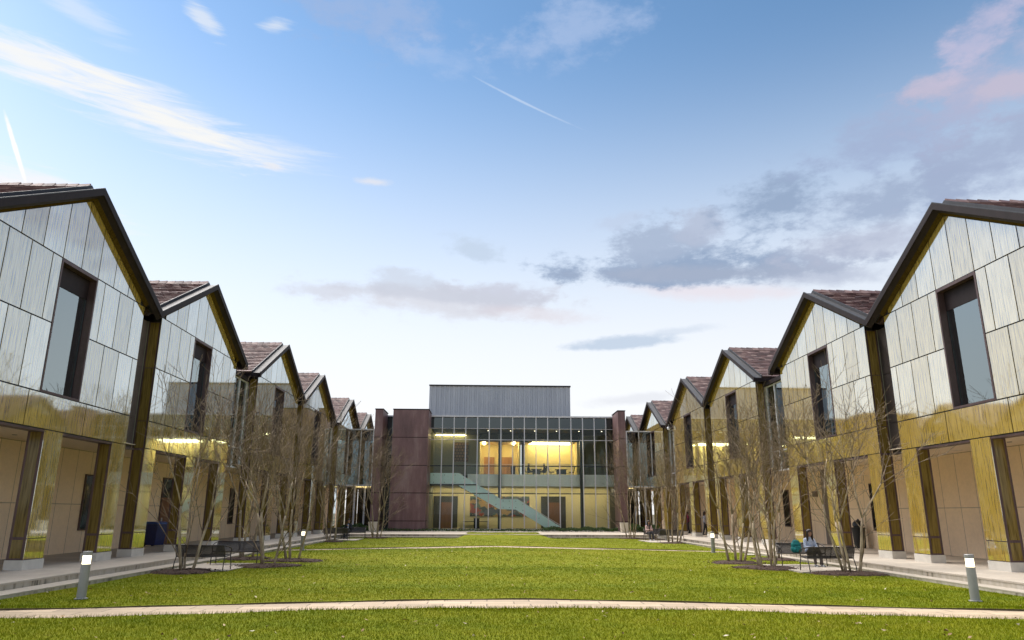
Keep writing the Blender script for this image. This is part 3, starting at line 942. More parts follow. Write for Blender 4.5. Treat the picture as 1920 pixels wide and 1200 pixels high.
mb.prism([(-2.2, 71.62, 5.35), (GX1, 71.62, 5.35), (GX1, 71.62, 6.3), (-2.2, 71.62, 6.3)], (0, .012, 0), 1); cpart('landing_rail', mb, [M_alu, M_clear])
# lamps of the lit rooms
mb = MB()
mb.box(-5.4, -2.3, 74.6, 74.7, 9.40, 9.46)
cpart('cove_lamp', mb, M_lampmid)
mb = MB()
for x0, x1, y0, y1 in ((-.6, -.35, 74.2, 77.2), (2.45, 2.7, 74.2, 77.2), (4.2, 8.5, 76.4, 76.62), (4.4, 7.8, 75.4, 75.6), (4.4, 8.2, 74.4, 74.55)):
    mb.box(x0, x1, y0, y1, 8.72, 8.78)
cpart('ceiling_lamp', mb, M_lampmid)
mb = MB()
for x in np.linspace(-4.6, 11.6, 9):
    mb.box(x-.5, x+.5, 73.3, 73.6, 4.28, 4.34)
cpart('lobby_lamp', mb, M_lamphot)
mb = MB()
for x in (-.07, 2.11, 4.46, 6.59, 8.79, 11.01): mb.lathe([(.05, 9.50), (.05, 9.53)], x, 70.9, 10)
cpart('downlight', mb, M_down)
# glazed side links from the hall to the pavilions
for x0, x1, nm in ((-12.6, -10.31, 'left'), (12.45, 14.76, 'right')):
    f = MB(); g = MB(); y = 66.0
    for i in range(3):
        x = x0+.04+(x1-x0-.08)*i/2
        f.box(x-.04, x+.04, y-.10, y+.03, 4.15, 8.95, 0)
    f.box(x0, x1, y-.12, y+.04, 8.95, 9.05, 0); f.box(x0, x1, y-.1, y+.04, 4.06, 4.15, 0)
    for a, b in ((x0+.08, (x0+x1)/2-.04), ((x0+x1)/2+.04, x1-.08)):
        g.box(a, b, y-.03, y-.018, 4.15, 8.0, 0); g.box(a, b, y-.03, y-.018, 8.03, 8.95, 1)
    sl = cpart('side_link', f, M_alu)
    for nm2, m_, mt in (('glazing', g, [M_linkglass, M_dkglass]),):
        o = m_.build(nm2, mt, sl)
    b = MB(); b.box(x0, x1, y+.05, 74, 8.80, 8.94, 0); b.box(x0, x1, y-.1, 74, 4.0, 4.055, 1); b.box(x0, x1, 73.5, 74, .24, 8.79, 2)
    b.box(x0, x1, y+1.6, y+1.7, 4.15, 7.9, 3)
    b.build('side_room', [M_fascia, M_ceil, M_dark, M_room], sl)
    b = MB()
    for i in range(5): b.box(x0+.9+.26*i, x0+1.1+.26*i, y+.3, y+.5, 3.95, 3.995)
    if nm == 'left': b.build('strip_lamp', M_lampsoft, sl)
    else:
        b = MB(); b.box(x0+.15, x0+.55, y+.3, y+.5, 3.95, 3.995); b.build('strip_lamp', M_lampsoft, sl)
    for i in range(2):
        b = MB(); b.lathe([(.09, .24), (.09, 4.0)], x0+.75+.9*i, y+.5, 14); b.build('round_column', M_alu, sl)

# mural, furniture inside the hall
def mat_mural():
    m, nt, out = newmat('mural_paint')
    v = mapped(nt, (1.3, 1.3, 1.6))
    vo = N(nt, 'TexVoronoi', {'Vector': N(nt, 'VectorMath', {0: v, 1: N(nt, 'TexNoise', {'Vector': v, 'Scale': 1.6, 'Detail': 4}).outputs[1]}, operation='ADD').outputs[0], 'Scale': 1.7})
    h = N(nt, 'SeparateColor', {0: vo.outputs['Color']}).outputs[0]
    c = ramp(nt, h, [(0, (.05, .06, .05)), (.2, (.10, .14, .09)), (.38, (.30, .06, .03)), (.5, (.42, .25, .08)), (.65, (.09, .10, .11)), (.8, (.36, .30, .20)), (.92, (.45, .10, .05))], 'CONSTANT')
    principled(nt, out, Base_Color=c, Roughness=.6)
    return m
mb = MB(); mb.box(-1.80, 4.15, 74.93, 74.985, 1.45, 3.41, 0)
mural = mb.build('mural', [mat_mural()])
tag(mural, 'wide dark red and green abstract mural on the cream lobby wall behind the stair', 'mural')
def mat_grid():
    m, nt, out = newmat('slatted_hanging')
    br = N(nt, 'TexBrick', {'Vector': mapped(nt, (1, 1, 1), rot=(R(90), 0, 0)), 'Color1': (.32, .17, .08, 1), 'Color2': (.22, .13, .07, 1), 'Mortar': (.06, .05, .04, 1), 'Scale': 1.0, 'Mortar Size': .03, 'Brick Width': .28, 'Row Height': .3})
    principled(nt, out, Base_Color=br.outputs[0], Roughness=.6)
    return m
mb = MB(); mb.box(-3.5, -2.06, 74.9, 74.985, 6.8, 8.75)
tag(mb.build('wall_hanging', [mat_grid()]), 'brown gridded wall hanging on the upper landing of the glass hall', 'wall hanging')
M_seatblk = mat_plain('black_upholstery', (.015, .016, .018), .6)
def office_chair(x, y, z, rz, lab):
    r_ = empty('office_chair', (x, y, z), rz, lab, 'chair', 'chairs in the lit meeting room')
    m_ = MB(); m_.box(-.26, .26, -.25, .25, .42, .50); m_.build('seat', M_seatblk, r_)
    m_ = MB(); m_.prism([(-.24, .22, .52), (.24, .22, .52), (.20, .30, 1.05), (-.20, .30, 1.05)], (0, .05, 0)); m_.build('backrest', M_seatblk, r_)
    m_ = MB(); m_.tube([(0, 0, .05), (0, 0, .42)], .03, 8)
    for k in range(5):
        a = 2*math.pi*k/5; m_.tube([(0, 0, .09), (.28*math.cos(a), .28*math.sin(a), .04)], .02, 5)
    m_.build('base', M_dkalu, r_)
for x, y, rz, lab in ((3.95, 74.1, R(90), 'black office chair at the left end of the meeting room tables'), (5.55, 74.2, R(-80), 'black office chair by the first dark table, its back to the second'),
                      (6.35, 74.0, R(80), 'black office chair on the left of the right-hand dark table'), (8.35, 74.1, R(-100), 'black office chair alone near the right wall of the lit meeting room')):
    office_chair(x, y, 5.305, rz, lab)
def dtable(x0, x1, y, lab):
    r_ = empty('table', ((x0+x1)/2, y, 5.305), 0, lab, 'table', 'dark tables in the lit meeting room'); w = (x1-x0)/2
    m_ = MB(); m_.box(-w, w, -.4, .4, .68, .75); m_.box(-w+.1, w-.1, -.36, -.33, .25, .679); m_.build('tabletop', M_seatblk, r_)
    for sx in (-1, 1):
        m_ = MB(); m_.box(sx*(w-.2)-.03, sx*(w-.2)+.03, -.32, .32, 0, .70); m_.build('leg', M_dkalu, r_)
dtable(4.3, 5.3, 74.2, 'small dark table between two office chairs in the meeting room')
dtable(6.7, 7.9, 74.2, 'longer dark table on the right of the lit meeting room')
def bin_in(x, z, lab):
    m_ = MB(); m_.lathe([(.20, 0), (.24, .85), (.26, .87), (.26, .95), (.2, .97)], 0, 0, 16)
    o = m_.build('waste_bin', M_seatblk); o.location = (x, 73.9, z); tag(o, lab, 'bin')
bin_in(2.45, 5.305, 'dark tapered waste bin beside the right oak door upstairs in the hall')
# console table and dark cabinet in the lobby
r_ = empty('console_table', (-1.2, 74.6, FL), 0, 'long thin dark console table under the left end of the mural', 'table')
m_ = MB(); m_.box(-1.25, 1.3, -.25, .25, .60, .66); m_.build('tabletop', M_dark, r_)
for sx in (-1.15, 1.2):
    m_ = MB(); m_.box(sx-.04, sx+.04, -.2, .2, 0, .60); m_.build('leg', M_dark, r_)
m_ = MB(); m_.box(-.28, .28, -.22, .22, 0, .92); m_.box(-.30, .30, -.24, .24, .921, .96)
o = m_.build('cabinet', M_seatblk); o.location = (-1.1, 73.7, FL); tag(o, 'upright black cabinet standing in front of the lobby console table', 'cabinet')
# ------------------------------------------------------------------ grass blades
def mat_blade():
    m, nt, out = newmat('grass_blade')
    geo = nt.nodes.new('ShaderNodeNewGeometry')
    big = noise(nt, mapped(nt, (.07, .22, 1)), 1.0, 4, .55)
    mid = noise(nt, mapped(nt), 1.3, 5, .6)
    k = math_(nt, 'ADD', math_(nt, 'MULTIPLY', big, .50), math_(nt, 'ADD', math_(nt, 'MULTIPLY', mid, .34), math_(nt, 'MULTIPLY', geo.outputs['Random Per Island'], .22)))
    c = ramp(nt, k, [(.36, (.095, .138, .004)), (.52, (.17, .20, .006)), (.66, (.235, .24, .012)), (.74, (.32, .29, .06))])
    nn = N(nt, 'VectorMath', {0: N(nt, 'VectorMath', {0: geo.outputs['Normal'], 'Scale': .4}, operation='SCALE').outputs[0], 1: (0, 0, .75)}, operation='ADD').outputs[0]
    nn = N(nt, 'VectorMath', {0: nn}, operation='NORMALIZE').outputs[0]
    d = N(nt, 'BsdfDiffuse', {'Color': c, 'Normal': nn}); t = N(nt, 'BsdfTranslucent', {'Color': c})
    mx = N(nt, 'MixShader', {0: .22, 1: d.outputs[0], 2: t.outputs[0]})
    nt.links.new(mx.outputs[0], out.inputs[0])
    return m
def blades():
    rs = np.random.RandomState(4)
    P = []
    def scatter(y0, y1, x0, x1, per, h, w):
        n = int((y1-y0)*(x1-x0)*per)
        x = rs.uniform(x0, x1, n); y = rs.uniform(y0, y1, n)
        P.append(np.stack([x, y, np.full(n, h), np.full(n, w)], 1))
    scatter(10.6, 13.2, -9.2, 10.4, 1600, .042, .0042)
    scatter(13.2, 15.3, -10.0, 12.0, 1300, .042, .0046)
    scatter(14.6, 19, -10.0, 12.1, 800, .040, .0055)
    scatter(19, 26, -10.0, 12.1, 330, .040, .008)
    scatter(26, 40, -10.0, 12.1, 110, .042, .012)
    scatter(40, 61, -10.0, 12.1, 40, .045, .018)
    p = np.concatenate(P)
    d1 = np.array([path1(v) for v in p[:, 0]]); d2 = np.array([path2(v) for v in p[:, 0]])
    y = p[:, 1]
    far = np.array([far_edge(v) for v in p[:, 0]])
    jt = rs.uniform(-.03, .07, len(y))*(rs.uniform(0, 1, len(y)) < .6)
    ok = ((y < d1[:, 0]+.01+jt) | ((y > d1[:, 1]-jt*.5) & (y < d2[:, 0]+.01+jt)) | (y > d2[:, 1])) & (y < far)
    for x0, x1, y0, y1 in ((-9.98, -8.05, 23.95, 27.35), (9.9, 12.0, 23.75, 27.3), (-10.0, -8.6, 49.6, 52.9), (10.3, 12.1, 47.6, 51.5)):
        ok &= ~((p[:, 0] > x0) & (p[:, 0] < x1) & (y > y0) & (y < y1))
    for (tx, ty, r_) in MULCH:
        ok &= ((p[:, 0]-tx)**2 + (y-ty)**2) > (r_*.93)**2
    p = p[ok]; n = len(p)
    z = np.array([lawn_z(a, b) for a, b in p[:, :2]])
    a = rs.uniform(0, 2*np.pi, n); ln = rs.uniform(.1, .75, n); la = rs.uniform(0, 2*np.pi, n)
    h = p[:, 2]*rs.uniform(.55, 1.25, n); w = p[:, 3]
    # longer tufts hanging over the edge of the path
    near = (np.abs(y[ok]-d1[ok, 0]) < .10); h = np.where(near, h*1.5, h)
    base = np.stack([p[:, 0], p[:, 1], z-.004], 1)
    dx = np.stack([np.cos(a)*w, np.sin(a)*w, 0*w], 1)
    tip = base + np.stack([np.cos(la)*ln*h, np.sin(la)*ln*h, h], 1)
    V = np.stack([base-dx, base+dx, tip], 1).reshape(-1, 3)
    me = bpy.data.meshes.new('grass'); nv = len(V)
    me.vertices.add(nv); me.vertices.foreach_set('co', V.ravel().astype(np.float32))
    me.loops.add(nv); me.loops.foreach_set('vertex_index', np.arange(nv, dtype=np.int32))
    me.polygons.add(n); me.polygons.foreach_set('loop_start', np.arange(0, nv, 3, dtype=np.int32))
    me.update(calc_edges=True)
    me.materials.append(mat_blade())
    o = link(bpy.data.objects.new('grass', me)); tag(o, 'short mown bright green grass of the lawn', 'grass', kind='stuff')
    # fallen leaves
    m, nt, out = newmat('dry_leaf')
    geo = nt.nodes.new('ShaderNodeNewGeometry')
    principled(nt, out, Base_Color=ramp(nt, geo.outputs['Random Per Island'], [(0, (.10, .05, .02)), (.4, (.30, .17, .06)), (.7, (.45, .33, .16)), (1, (.62, .56, .40))]), Roughness=.7)
    mb = MB()
    for i in range(560):
        yy = 11 + 45*rs.uniform()**1.5; x = rs.uniform(-9.9, 12.0)
        if not (yy < path1(x)[0] or path1(x)[1] < yy < path2(x)[0] or yy > path2(x)[1]+.1) or yy > 55: continue
        zz = lawn_z(x, yy)+rs.uniform(.03, .05); s = rs.uniform(.022, .05); an = rs.uniform(0, 6.28); ti = rs.uniform(-.02, .02, 4)
        c_, s_ = math.cos(an)*s, math.sin(an)*s
        mb.add([(x-c_, yy-s_, zz+ti[0]), (x+s_*.5, yy-c_*.5, zz+ti[1]), (x+c_, yy+s_, zz+ti[2]), (x-s_*.5, yy+c_*.5, zz+ti[3])], [(0, 1, 2), (0, 2, 3)])
    o = mb.build('fallen_leaves', m, fix=False); tag(o, 'scattered small dry leaves lying on the lawn', 'leaves', kind='stuff')

# ------------------------------------------------------------------ trees
def mat_bark(name, lo, hi):
    m, nt, out = newmat(name)
    n1 = noise(nt, mapped(nt, (9, 9, 2.2)), 1.0, 5, .65)
    p = principled(nt, out, Base_Color=ramp(nt, n1, [(.34, lo), (.62, hi)]), Roughness=.8)
    nt.links.new(bump(nt, n1, .4, .01), p.inputs['Normal'])
    return m
M_bark = mat_bark('pale_bark', (.15, .11, .07), (.50, .39, .26))
M_twig = mat_bark('twig_bark', (.085, .060, .038), (.32, .235, .15))
M_mulch = None
def mat_mulch():
    m, nt, out = newmat('bark_mulch')
    n1 = noise(nt, mapped(nt), 26, 5, .7)
    p = principled(nt, out, Base_Color=ramp(nt, n1, [(.35, (.025, .014, .01)), (.6, (.095, .05, .032)), (.75, (.17, .10, .06))]), Roughness=.9)
    nt.links.new(bump(nt, n1, 1.0, .05), p.inputs['Normal'])
    return m
M_mulch = mat_mulch()
MULCH = []
def tree(x, y, h, stems, seed, lean, label, pods=0, dens=1.0, mul=.75, wide=1.0):
    rg = random.Random(seed)
    root = empty('bare_tree', (x, y, 0), 0, label, 'tree', 'bare multi-stemmed trees along the lawn')
    tr, cr = MB(), MB(); tips = []
    def limb(p, d, L, r0, r1, depth, wander):
        n = 5 if depth == 0 else (4 if depth < 3 else 3)
        pts = [p]; rad = [r0]; q = Vector(p); dd = Vector(d)
        for i in range(n):
            dd = dd + Vector((rg.gauss(0, wander), rg.gauss(0, wander), rg.gauss(0, wander*.5)+.062))
            dd.normalize(); q = q + dd*(L/n); pts.append(q.copy()); rad.append(r0+(r1-r0)*(i+1)/n)
        (tr if depth <= 1 else cr).tube(pts, rad, 7 if depth == 0 else (5 if depth <= 2 else 3), 0, cap=depth < 2)
        return pts, rad, dd
    def side(d, ang, az):
        t = d.normalized(); a = t.orthogonal().normalized(); b = t.cross(a)
        return (t*math.cos(ang) + (a*math.cos(az)+b*math.sin(az))*math.sin(ang)).normalized()
    def grow(p, d, L, r, depth):
        r1 = max(.0064, r*.71)
        pts, rad, dd = limb(p, d, L, r, r1, depth, .085 if depth else .05)
        if depth >= 5 or L < .16:
            tips.append(pts[-1]); return
        nk = 2 if rg.random() < .55 else 3
        az = rg.uniform(0, 6.28)
        for k in range(nk):
            ang = R(rg.uniform(14, 34) if depth else rg.uniform(12, 24)) * (1.0 if k else .6) * wide
            grow(pts[-1], side(dd, ang, az+k*2*math.pi/nk+rg.uniform(-.4, .4)), L*rg.uniform(.60, .84), r1*rg.uniform(.72, .92), depth+1)
        if depth >= 1 or rg.random() < .7:
            for i in range(1, len(pts)-1):
                if rg.random() < .66*dens:
                    ang = R(rg.uniform(28, 52)); l2 = L*rg.uniform(.35, .70)
                    grow(pts[i], side((pts[i+1]-pts[i]), ang, rg.uniform(0, 6.28)), l2, max(.0066, rad[i]*.46), max(depth+2, 3))
    base = .13+.05*stems
    for s in range(stems):
        a = 2*math.pi*s/stems + rg.uniform(-.35, .35)
        b = Vector((base*math.cos(a)*rg.uniform(.5, 1.1), base*math.sin(a)*rg.uniform(.5, 1.1), -.03))
        ln = lean*rg.uniform(.9, 1.6)
        d = Vector((math.cos(a)*ln, math.sin(a)*ln, 1)).normalized()
        L0 = h*rg.uniform(.27, .38)
        grow(b, d, L0, (.036+.0028*h)*rg.uniform(.72, 1.12)*(1.0 if stems < 5 else .86), 0)
    # scale the whole to the wanted height
    top = max(p.z for p in tips); k = h/top
    for m_ in (tr, cr): m_.v = [(vx*(.5+.5*k), vy*(.5+.5*k), vz*k) for vx, vy, vz in m_.v]
    for p in rg.sample(tips, min(pods, len(tips))):
        cr.blob((p.x*(.5+.5*k), p.y*(.5+.5*k), p.z*k), rg.uniform(.02, .034), 5, 4)
    tr.build('trunk', M_bark, root, smooth=True, fix=False)
    cr.build('crown', M_twig, root, smooth=True, fix=False)
    # ring of bark mulch
    mb = MB(); seg = 40; rr = mul; MULCH.append((x, y, rr))
    ring = [(0, .06), (.35, .075), (.7, .06), (.92, .03), (1.06, -.03)]
    vs = []; fs = []
    for q, z in ring:
        for kk in range(seg):
            a = 2*math.pi*kk/seg; j = 1+.13*math.sin(2*a+seed)+.09*math.sin(3*a+seed*2)+.05*math.sin(7*a)+rg.uniform(-.05, .05)
            vs.append((q*rr*j*math.cos(a)*1.15, q*rr*j*math.sin(a), z+rg.uniform(-.008, .022)+(.0 if q < 1 else -.02)))
    for i in range(len(ring)-1):
        for kk in range(seg):
            k2 = (kk+1) % seg; fs.append((i*seg+kk, i*seg+k2, (i+1)*seg+k2, (i+1)*seg+kk))
    mb.add(vs, fs)
    for i in range(150):
        a = rg.uniform(0, 6.28); q = rr*math.sqrt(rg.random())*1.28; l = rg.uniform(.02, .06); an = rg.uniform(0, 6.28); cx, cy = q*math.cos(a)*1.15, q*math.sin(a)
        mb.add([(cx-l*math.cos(an), cy-l*math.sin(an), .072-.045*q/rr), (cx+l*math.cos(an), cy+l*math.sin(an), .085-.05*q/rr), (cx+.015, cy+.01, .11-.05*q/rr)], [(0, 1, 2)])
    o = mb.build('mulch_bed', M_mulch, fix=False); o.location = (x, y, 0)
    tag(o, 'bark mulch under the '+label.replace('bare ', '', 1).replace('tree with three thick stems', 'three-stemmed tree'), 'mulch bed', 'mulch rings under the trees')
T = [(-9.25, 23.75, 6.9, 3, 11, .13, 'bare three-stemmed tree beside the nearest left benches', 26, 1.0),
     (-9.45, 30.1, 6.9, 3, 12, .12, 'bare tree behind the near left benches, close to the steps', 0, .7),
     (-7.49, 26.2, 6.5, 3, 13, .13, 'bare tree with three thick stems just right of the left benches', 0, .72),
     (-7.36, 29.05, 6.8, 3, 14, .14, 'bare tree in front of the far left bollard', 0, .70),
     (-9.75, 47.6, 8.4, 6, 15, .10, 'bare many-stemmed tree by the far left benches', 0, .85),
     (-8.0, 54.7, 8.2, 5, 16, .13, 'bare tree at the far left lawn corner, before the brown bay', 0, .85),
     (11.25, 23.4, 7.1, 4, 21, .12, 'bare tree in front of the seated woman on the right', 16, 1.15),
     (9.53, 25.65, 6.3, 6, 22, .12, 'bare tree with six slim stems left of the seated woman', 0, .62),
     (11.5, 30.3, 6.8, 3, 23, .12, 'bare tree behind the right benches, close to the steps', 0, .6),
     (9.37, 28.4, 6.6, 4, 24, .13, 'bare tree furthest left of the near right clump', 0, .72),
     (11.5, 46.6, 7.8, 5, 25, .12, 'bare tree in front of the far right bench', 0, .85),
     (10.55, 55.2, 8.4, 5, 26, .14, 'bare tree at the far right lawn corner by the hedge', 0, .85),
     (11.75, 53.6, 8.0, 3, 27, .11, 'bare slim tree right behind the woman in pink', 0, .8)]
for t in T:
    tree(*t[:7], pods=t[7], dens=t[8], wide=1.2 if t[7] else 1.0, mul=.85 if t[1] < 32 else .7)
blades()

# ------------------------------------------------------------------ bollard lights
M_bol = mat_plain('grey_bollard_paint', (.30, .295, .29), .45, .2, .06)
M_lens = mat_emit('bollard_lens', (1.0, .87, .56), 3.2)
def bollard():
    r_ = empty('bollard_light')
    m_ = MB(); m_.lathe([(.13, 0), (.13, .022), (.092, .03), (.092, .70), (.088, .705)], 0, 0, 24); m_.build('post', M_bol, r_, smooth=False)
    m_ = MB(); m_.lathe([(.082, .705), (.082, .88)], 0, 0, 24); m_.build('lens', M_lens, r_)
    m_ = MB(); m_.lathe([(.092, .88), (.094, .885), (.094, .955), (.085, .965)], 0, 0, 24)
    for z in (.74, .78, .82, .86): m_.lathe([(.084, z), (.086, z+.002), (.084, z+.006)], 0, 0, 24)
    m_.build('cap', M_bol, r_)
    return r_
b0 = bollard()
for i, (x, y, lab) in enumerate(((-8.55, 16.55, 'lit grey bollard light on the left by the near path'), (10.45, 16.2, 'lit grey bollard light on the right by the near path'),
                                 (-8.95, 37.0, 'lit grey bollard light on the far left beside the second path'), (10.73, 35.77, 'lit grey bollard light on the far right beside the second path'))):
    o = b0 if i == 0 else copy_tree(b0)
    o.location = (x, y, -.005); tag(o, lab, 'bollard light', 'bollard lights by the paths')

# ------------------------------------------------------------------ benches
def mat_mesh():
    m, nt, out = newmat('woven_metal_mesh')
    v = mapped(nt)
    w1 = N(nt, 'TexWave', {'Vector': v, 'Scale': 22.0}, bands_direction='X').outputs[1]
    w2 = N(nt, 'TexWave', {'Vector': v, 'Scale': 22.0}, bands_direction='Z').outputs[1]
    k = math_(nt, 'GREATER_THAN', math_(nt, 'MAXIMUM', w1, w2), .62)
    p = N(nt, 'BsdfPrincipled', {'Base Color': (.06, .052, .05, 1), 'Roughness': .5, 'Metallic': .3})
    t = N(nt, 'BsdfTransparent')
    mx = N(nt, 'MixShader', {0: math_(nt, 'MULTIPLY_ADD', k, .2, .78), 1: t.outputs[0], 2: p.outputs[0]})
    nt.links.new(mx.outputs[0], out.inputs[0])
    return m
M_mesh = mat_mesh()
M_bench = mat_plain('bench_metal', (.055, .045, .042), .45, .4, .1)
def bench(L):
    """faces -y locally; origin at ground centre"""
    r_ = empty('park_bench'); w = L/2
    m_ = MB()
    back_t, back_b = (.34, .74), (.22, .40)
    m_.tube([(-w, .34, .74), (w, .34, .74)], .018, 8); m_.tube([(-w, .22, .40), (w, .22, .40)], .014, 8); m_.tube([(-w, -.24, .43), (w, -.24, .43)], .016, 8)
    for s in (-1, 1):
        m_.tube([(s*w, .34, .74), (s*w, .28, .57), (s*w, .22, .40), (s*w, -.24, .43)], .016, 8)
        m_.tube([(s*w, .34, .74), (s*(w+.03), .12, .70), (s*(w+.03), -.12, .655), (s*(w+.02), -.25, .60), (s*w, -.27, .52), (s*w, -.24, .43)], .017, 8)
    m_.tube([(0, .34, .74), (0, .22, .40)], .012, 6); m_.tube([(0, .22, .40), (0, -.24, .43)], .012, 6)
    m_.build('frame', M_bench, r_, smooth=True)
    m_ = MB(); n = 10
    for i in range(n):
        a, b = i/n, (i+1)/n
        m_.poly([(-w+.02, .22+.12*a, .41+.32*a), (w-.02, .22+.12*a, .41+.32*a), (w-.02, .22+.12*b, .41+.32*b), (-w+.02, .22+.12*b, .41+.32*b)])
    m_.build('backrest', M_mesh, r_, fix=False)
    m_ = MB()
    for i in range(n):
        a, b = i/n, (i+1)/n
        za = .43-.03*a-.03*math.sin(math.pi*a); zb = .43-.03*b-.03*math.sin(math.pi*b)
        m_.poly([(-w+.02, -.24+.46*a, za), (w-.02, -.24+.46*a, za), (w-.02, -.24+.46*b, zb), (-w+.02, -.24+.46*b, zb)])
    m_.build('seat', M_mesh, r_, fix=False)
    for sx in (-1, 1):
        m_ = MB(); m_.tube([(sx*w, -.24, .43), (sx*(w+.01), -.30, .2), (sx*(w+.01), -.31, 0)], .016, 8); m_.build('leg', M_bench, r_, smooth=True)
        m_ = MB(); m_.tube([(sx*w, .22, .40), (sx*(w+.01), .31, .18), (sx*(w+.01), .34, 0)], .016, 8); m_.build('leg', M_bench, r_, smooth=True)
    return r_
pb = bench(1.52); usedb = False
for x, y, rz, lab in ((-8.93, 24.25, R(178), 'dark mesh bench in the near left pair, its back to the camera'), (-8.75, 26.85, R(4), 'dark mesh bench in the near left pair, facing the camera'),
                      (10.92, 24.15, R(183), 'dark mesh bench in front of the seated woman, back to the camera'), (11.12, 26.65, R(-4), 'dark mesh bench the woman with the teal bag sits on'),
                      (-9.95, 50.2, R(180), 'dark mesh bench at the far left, back to the camera, hiding the seated man'), (-9.25, 52.6, R(2), 'dark mesh bench at the far left that the man in a dark jacket sits on'),
                      (11.75, 48.2, R(180), 'dark mesh bench at the far right, back to the camera'), (11.35, 50.7, R(-3), 'dark mesh bench at the far right that the woman in pink sits on')):
    o = pb if not usedb else copy_tree(pb); usedb = True
    o.location = (x, y, .034); o.rotation_euler = (0, 0, rz); tag(o, lab, 'bench', 'mesh benches in facing pairs')

# ------------------------------------------------------------------ bins, doors and fittings under the colonnades
M_blue = mat_plain('blue_plastic', (.010, .022, .115), .42, 0, .12)
M_bluelid = mat_plain('blue_plastic_lid', (.012, .06, .26), .4, 0, .1)
def wheelie(name, body, lid, loc, rz, lab):
    r_ = empty(name, loc, rz, lab, 'bin')
    m_ = MB()
    a = [(-.27, -.30, .06), (.27, -.30, .06), (.27, .28, .06), (-.27, .28, .06)]; b = [(-.34, -.40, .98), (.34, -.40, .98), (.34, .36, .98), (-.34, .36, .98)]
    m_.add(a+b, [(0, 3, 2, 1), (4, 5, 6, 7), (0, 1, 5, 4), (1, 2, 6, 5), (2, 3, 7, 6), (3, 0, 4, 7)]); m_.box(-.30, .30, -.36, -.2, .90, .97)
    m_.build('body', body, r_)
    m_ = MB(); vs = []
    pr = [(-.44, .985), (-.42, 1.04), (-.2, 1.09), (.2, 1.09), (.38, 1.03), (.40, .985)]
    m_.prism([(-.36, y, z) for y, z in pr], (.72, 0, 0)); m_.tube([(-.3, .44, 1.0), (.3, .44, 1.0)], .018, 8); m_.build('lid', lid, r_)
    for sx in (-1, 1):
        m_ = MB(); m_.tube([(sx*.24, .30, .10), (sx*.32, .30, .10)], .10, 16); m_.build('wheel', M_black, r_)
    return r_
wheelie('recycling_bin', M_blue, M_bluelid, (-15.35, 35.35, .245), R(72), 'tall dark blue wheeled recycling bin under the left colonnade')
m_ = MB(); m_.lathe([(.24, 0), (.25, .03), (.30, .86), (.32, .88), (.32, .94), (.26, .95)], 0, 0, 24)
o = m_.build('rubbish_bin', M_black); o.location = (17.72, 35.5, .245); tag(o, 'tapered black rubbish bin under the right colonnade', 'bin')
m_ = MB(); m_.blob((0, 0, .10), (.25, .22, .22), 14, 9, 0, .10, random.Random(3)); m_.blob((.02, 0, .28), (.06, .06, .10), 8, 5)
o = m_.build('bin_bag', mat_plain('black_sack', (.012, .012, .014), .3)); o.location = (17.72, 35.5, 1.21); tag(o, 'black sack bulging out of the top of the black rubbish bin', 'bag')
def wallthing(name, side, y, w, z0, z1, mat, lab, cat, frame=True, depth=.03, group=None):
    """window or door set on the colonnade wall (local -3.5)"""
    X = (XL-3.5+.002) if side == 'left' else (XR+3.5-.002); sg = 1 if side == 'left' else -1
    m_ = MB(); m_.box(X, X+sg*depth, y-w/2, y+w/2, z0, z1)
    o = m_.build(name, mat); tag(o, lab, cat, group)
    if frame:
        m_ = MB()
        for a, b, c, d in ((y-w/2-.06, y-w/2-.002, z0-.06, z1+.06), (y+w/2+.002, y+w/2+.06, z0-.06, z1+.06), (y-w/2-.001, y+w/2+.001, z1+.002, z1+.06), (y-w/2-.001, y+w/2+.001, z0-.06, z0-.002)):
            m_.box(X, X+sg*(depth+.03), a, b, max(c, .247), d)
        f_ = m_.build('frame', M_bronze, o)
    return o
M_wdark = None
def mat_darkglass():
    m, nt, out = newmat('dark_window_glass')
    principled(nt, out, Base_Color=(.012, .014, .016), Roughness=.04)
    return m
M_wdark = mat_darkglass()
GW = 'narrow dark windows in the colonnade walls'
for side, ys in (('left', (30.35, 47.1)), ('right', (34.4, 44.9))):
    for k, y in enumerate(ys):
        wallthing('narrow_window', side, y, .75, 1.12, 3.15, M_wdark, f'narrow dark window in the {side} colonnade wall, ' + ('the nearer one' if k == 0 else 'the farther one, behind tree stems'), 'window', True, .03, GW)
d_ = wallthing('door', 'left', 37.55, 1.0, .25, 3.35, M_wood, 'dark brown door with a tall transom behind the blue bin', 'door')
m_ = MB(); m_.box(XL-3.5+.003, XL-3.5+.036, 37.06, 38.04, 2.45, 3.34); m_.build('transom', M_wdark, d_)
m_ = MB(); m_.box(XL-3.46, XL-3.40, 37.2, 37.24, 1.0, 1.5); m_.build('handle', M_alu, d_)
M_taupe = mat_plain('taupe_metal', (.20, .155, .125), .6)
for y, lab in ((39.4, 'tall taupe recessed panel in the right colonnade wall behind the seated woman'), ):
    wallthing('wall_panel', 'right', y, .92, .25, 4.10, M_taupe, lab, 'wall panel', False, .05)
m_ = MB(); m_.box(XR+3.5-.12, XR+3.5-.004, 40.5, 40.95, 2.72, 3.02); tag(m_.build('wall_lamp', M_taupe), 'small square taupe wall lamp high on the right colonnade wall', 'wall lamp')
m_ = MB(); m_.box(XR+3.5-.11, XR+3.5-.055, 39.3, 39.42, .98, 1.16); tag(m_.build('key_pad', M_black), 'small black key pad on the taupe wall panel', 'key pad')
# more doors deeper under the far colonnades
wallthing('door', 'right', 58.9, 1.1, .25, 3.2, M_wdark, 'dark glazed door behind the standing person in pale clothes', 'door')
wallthing('door', 'left', 59.3, 1.1, .25, 3.2, M_wood, 'brown door under the far left colonnade', 'door')
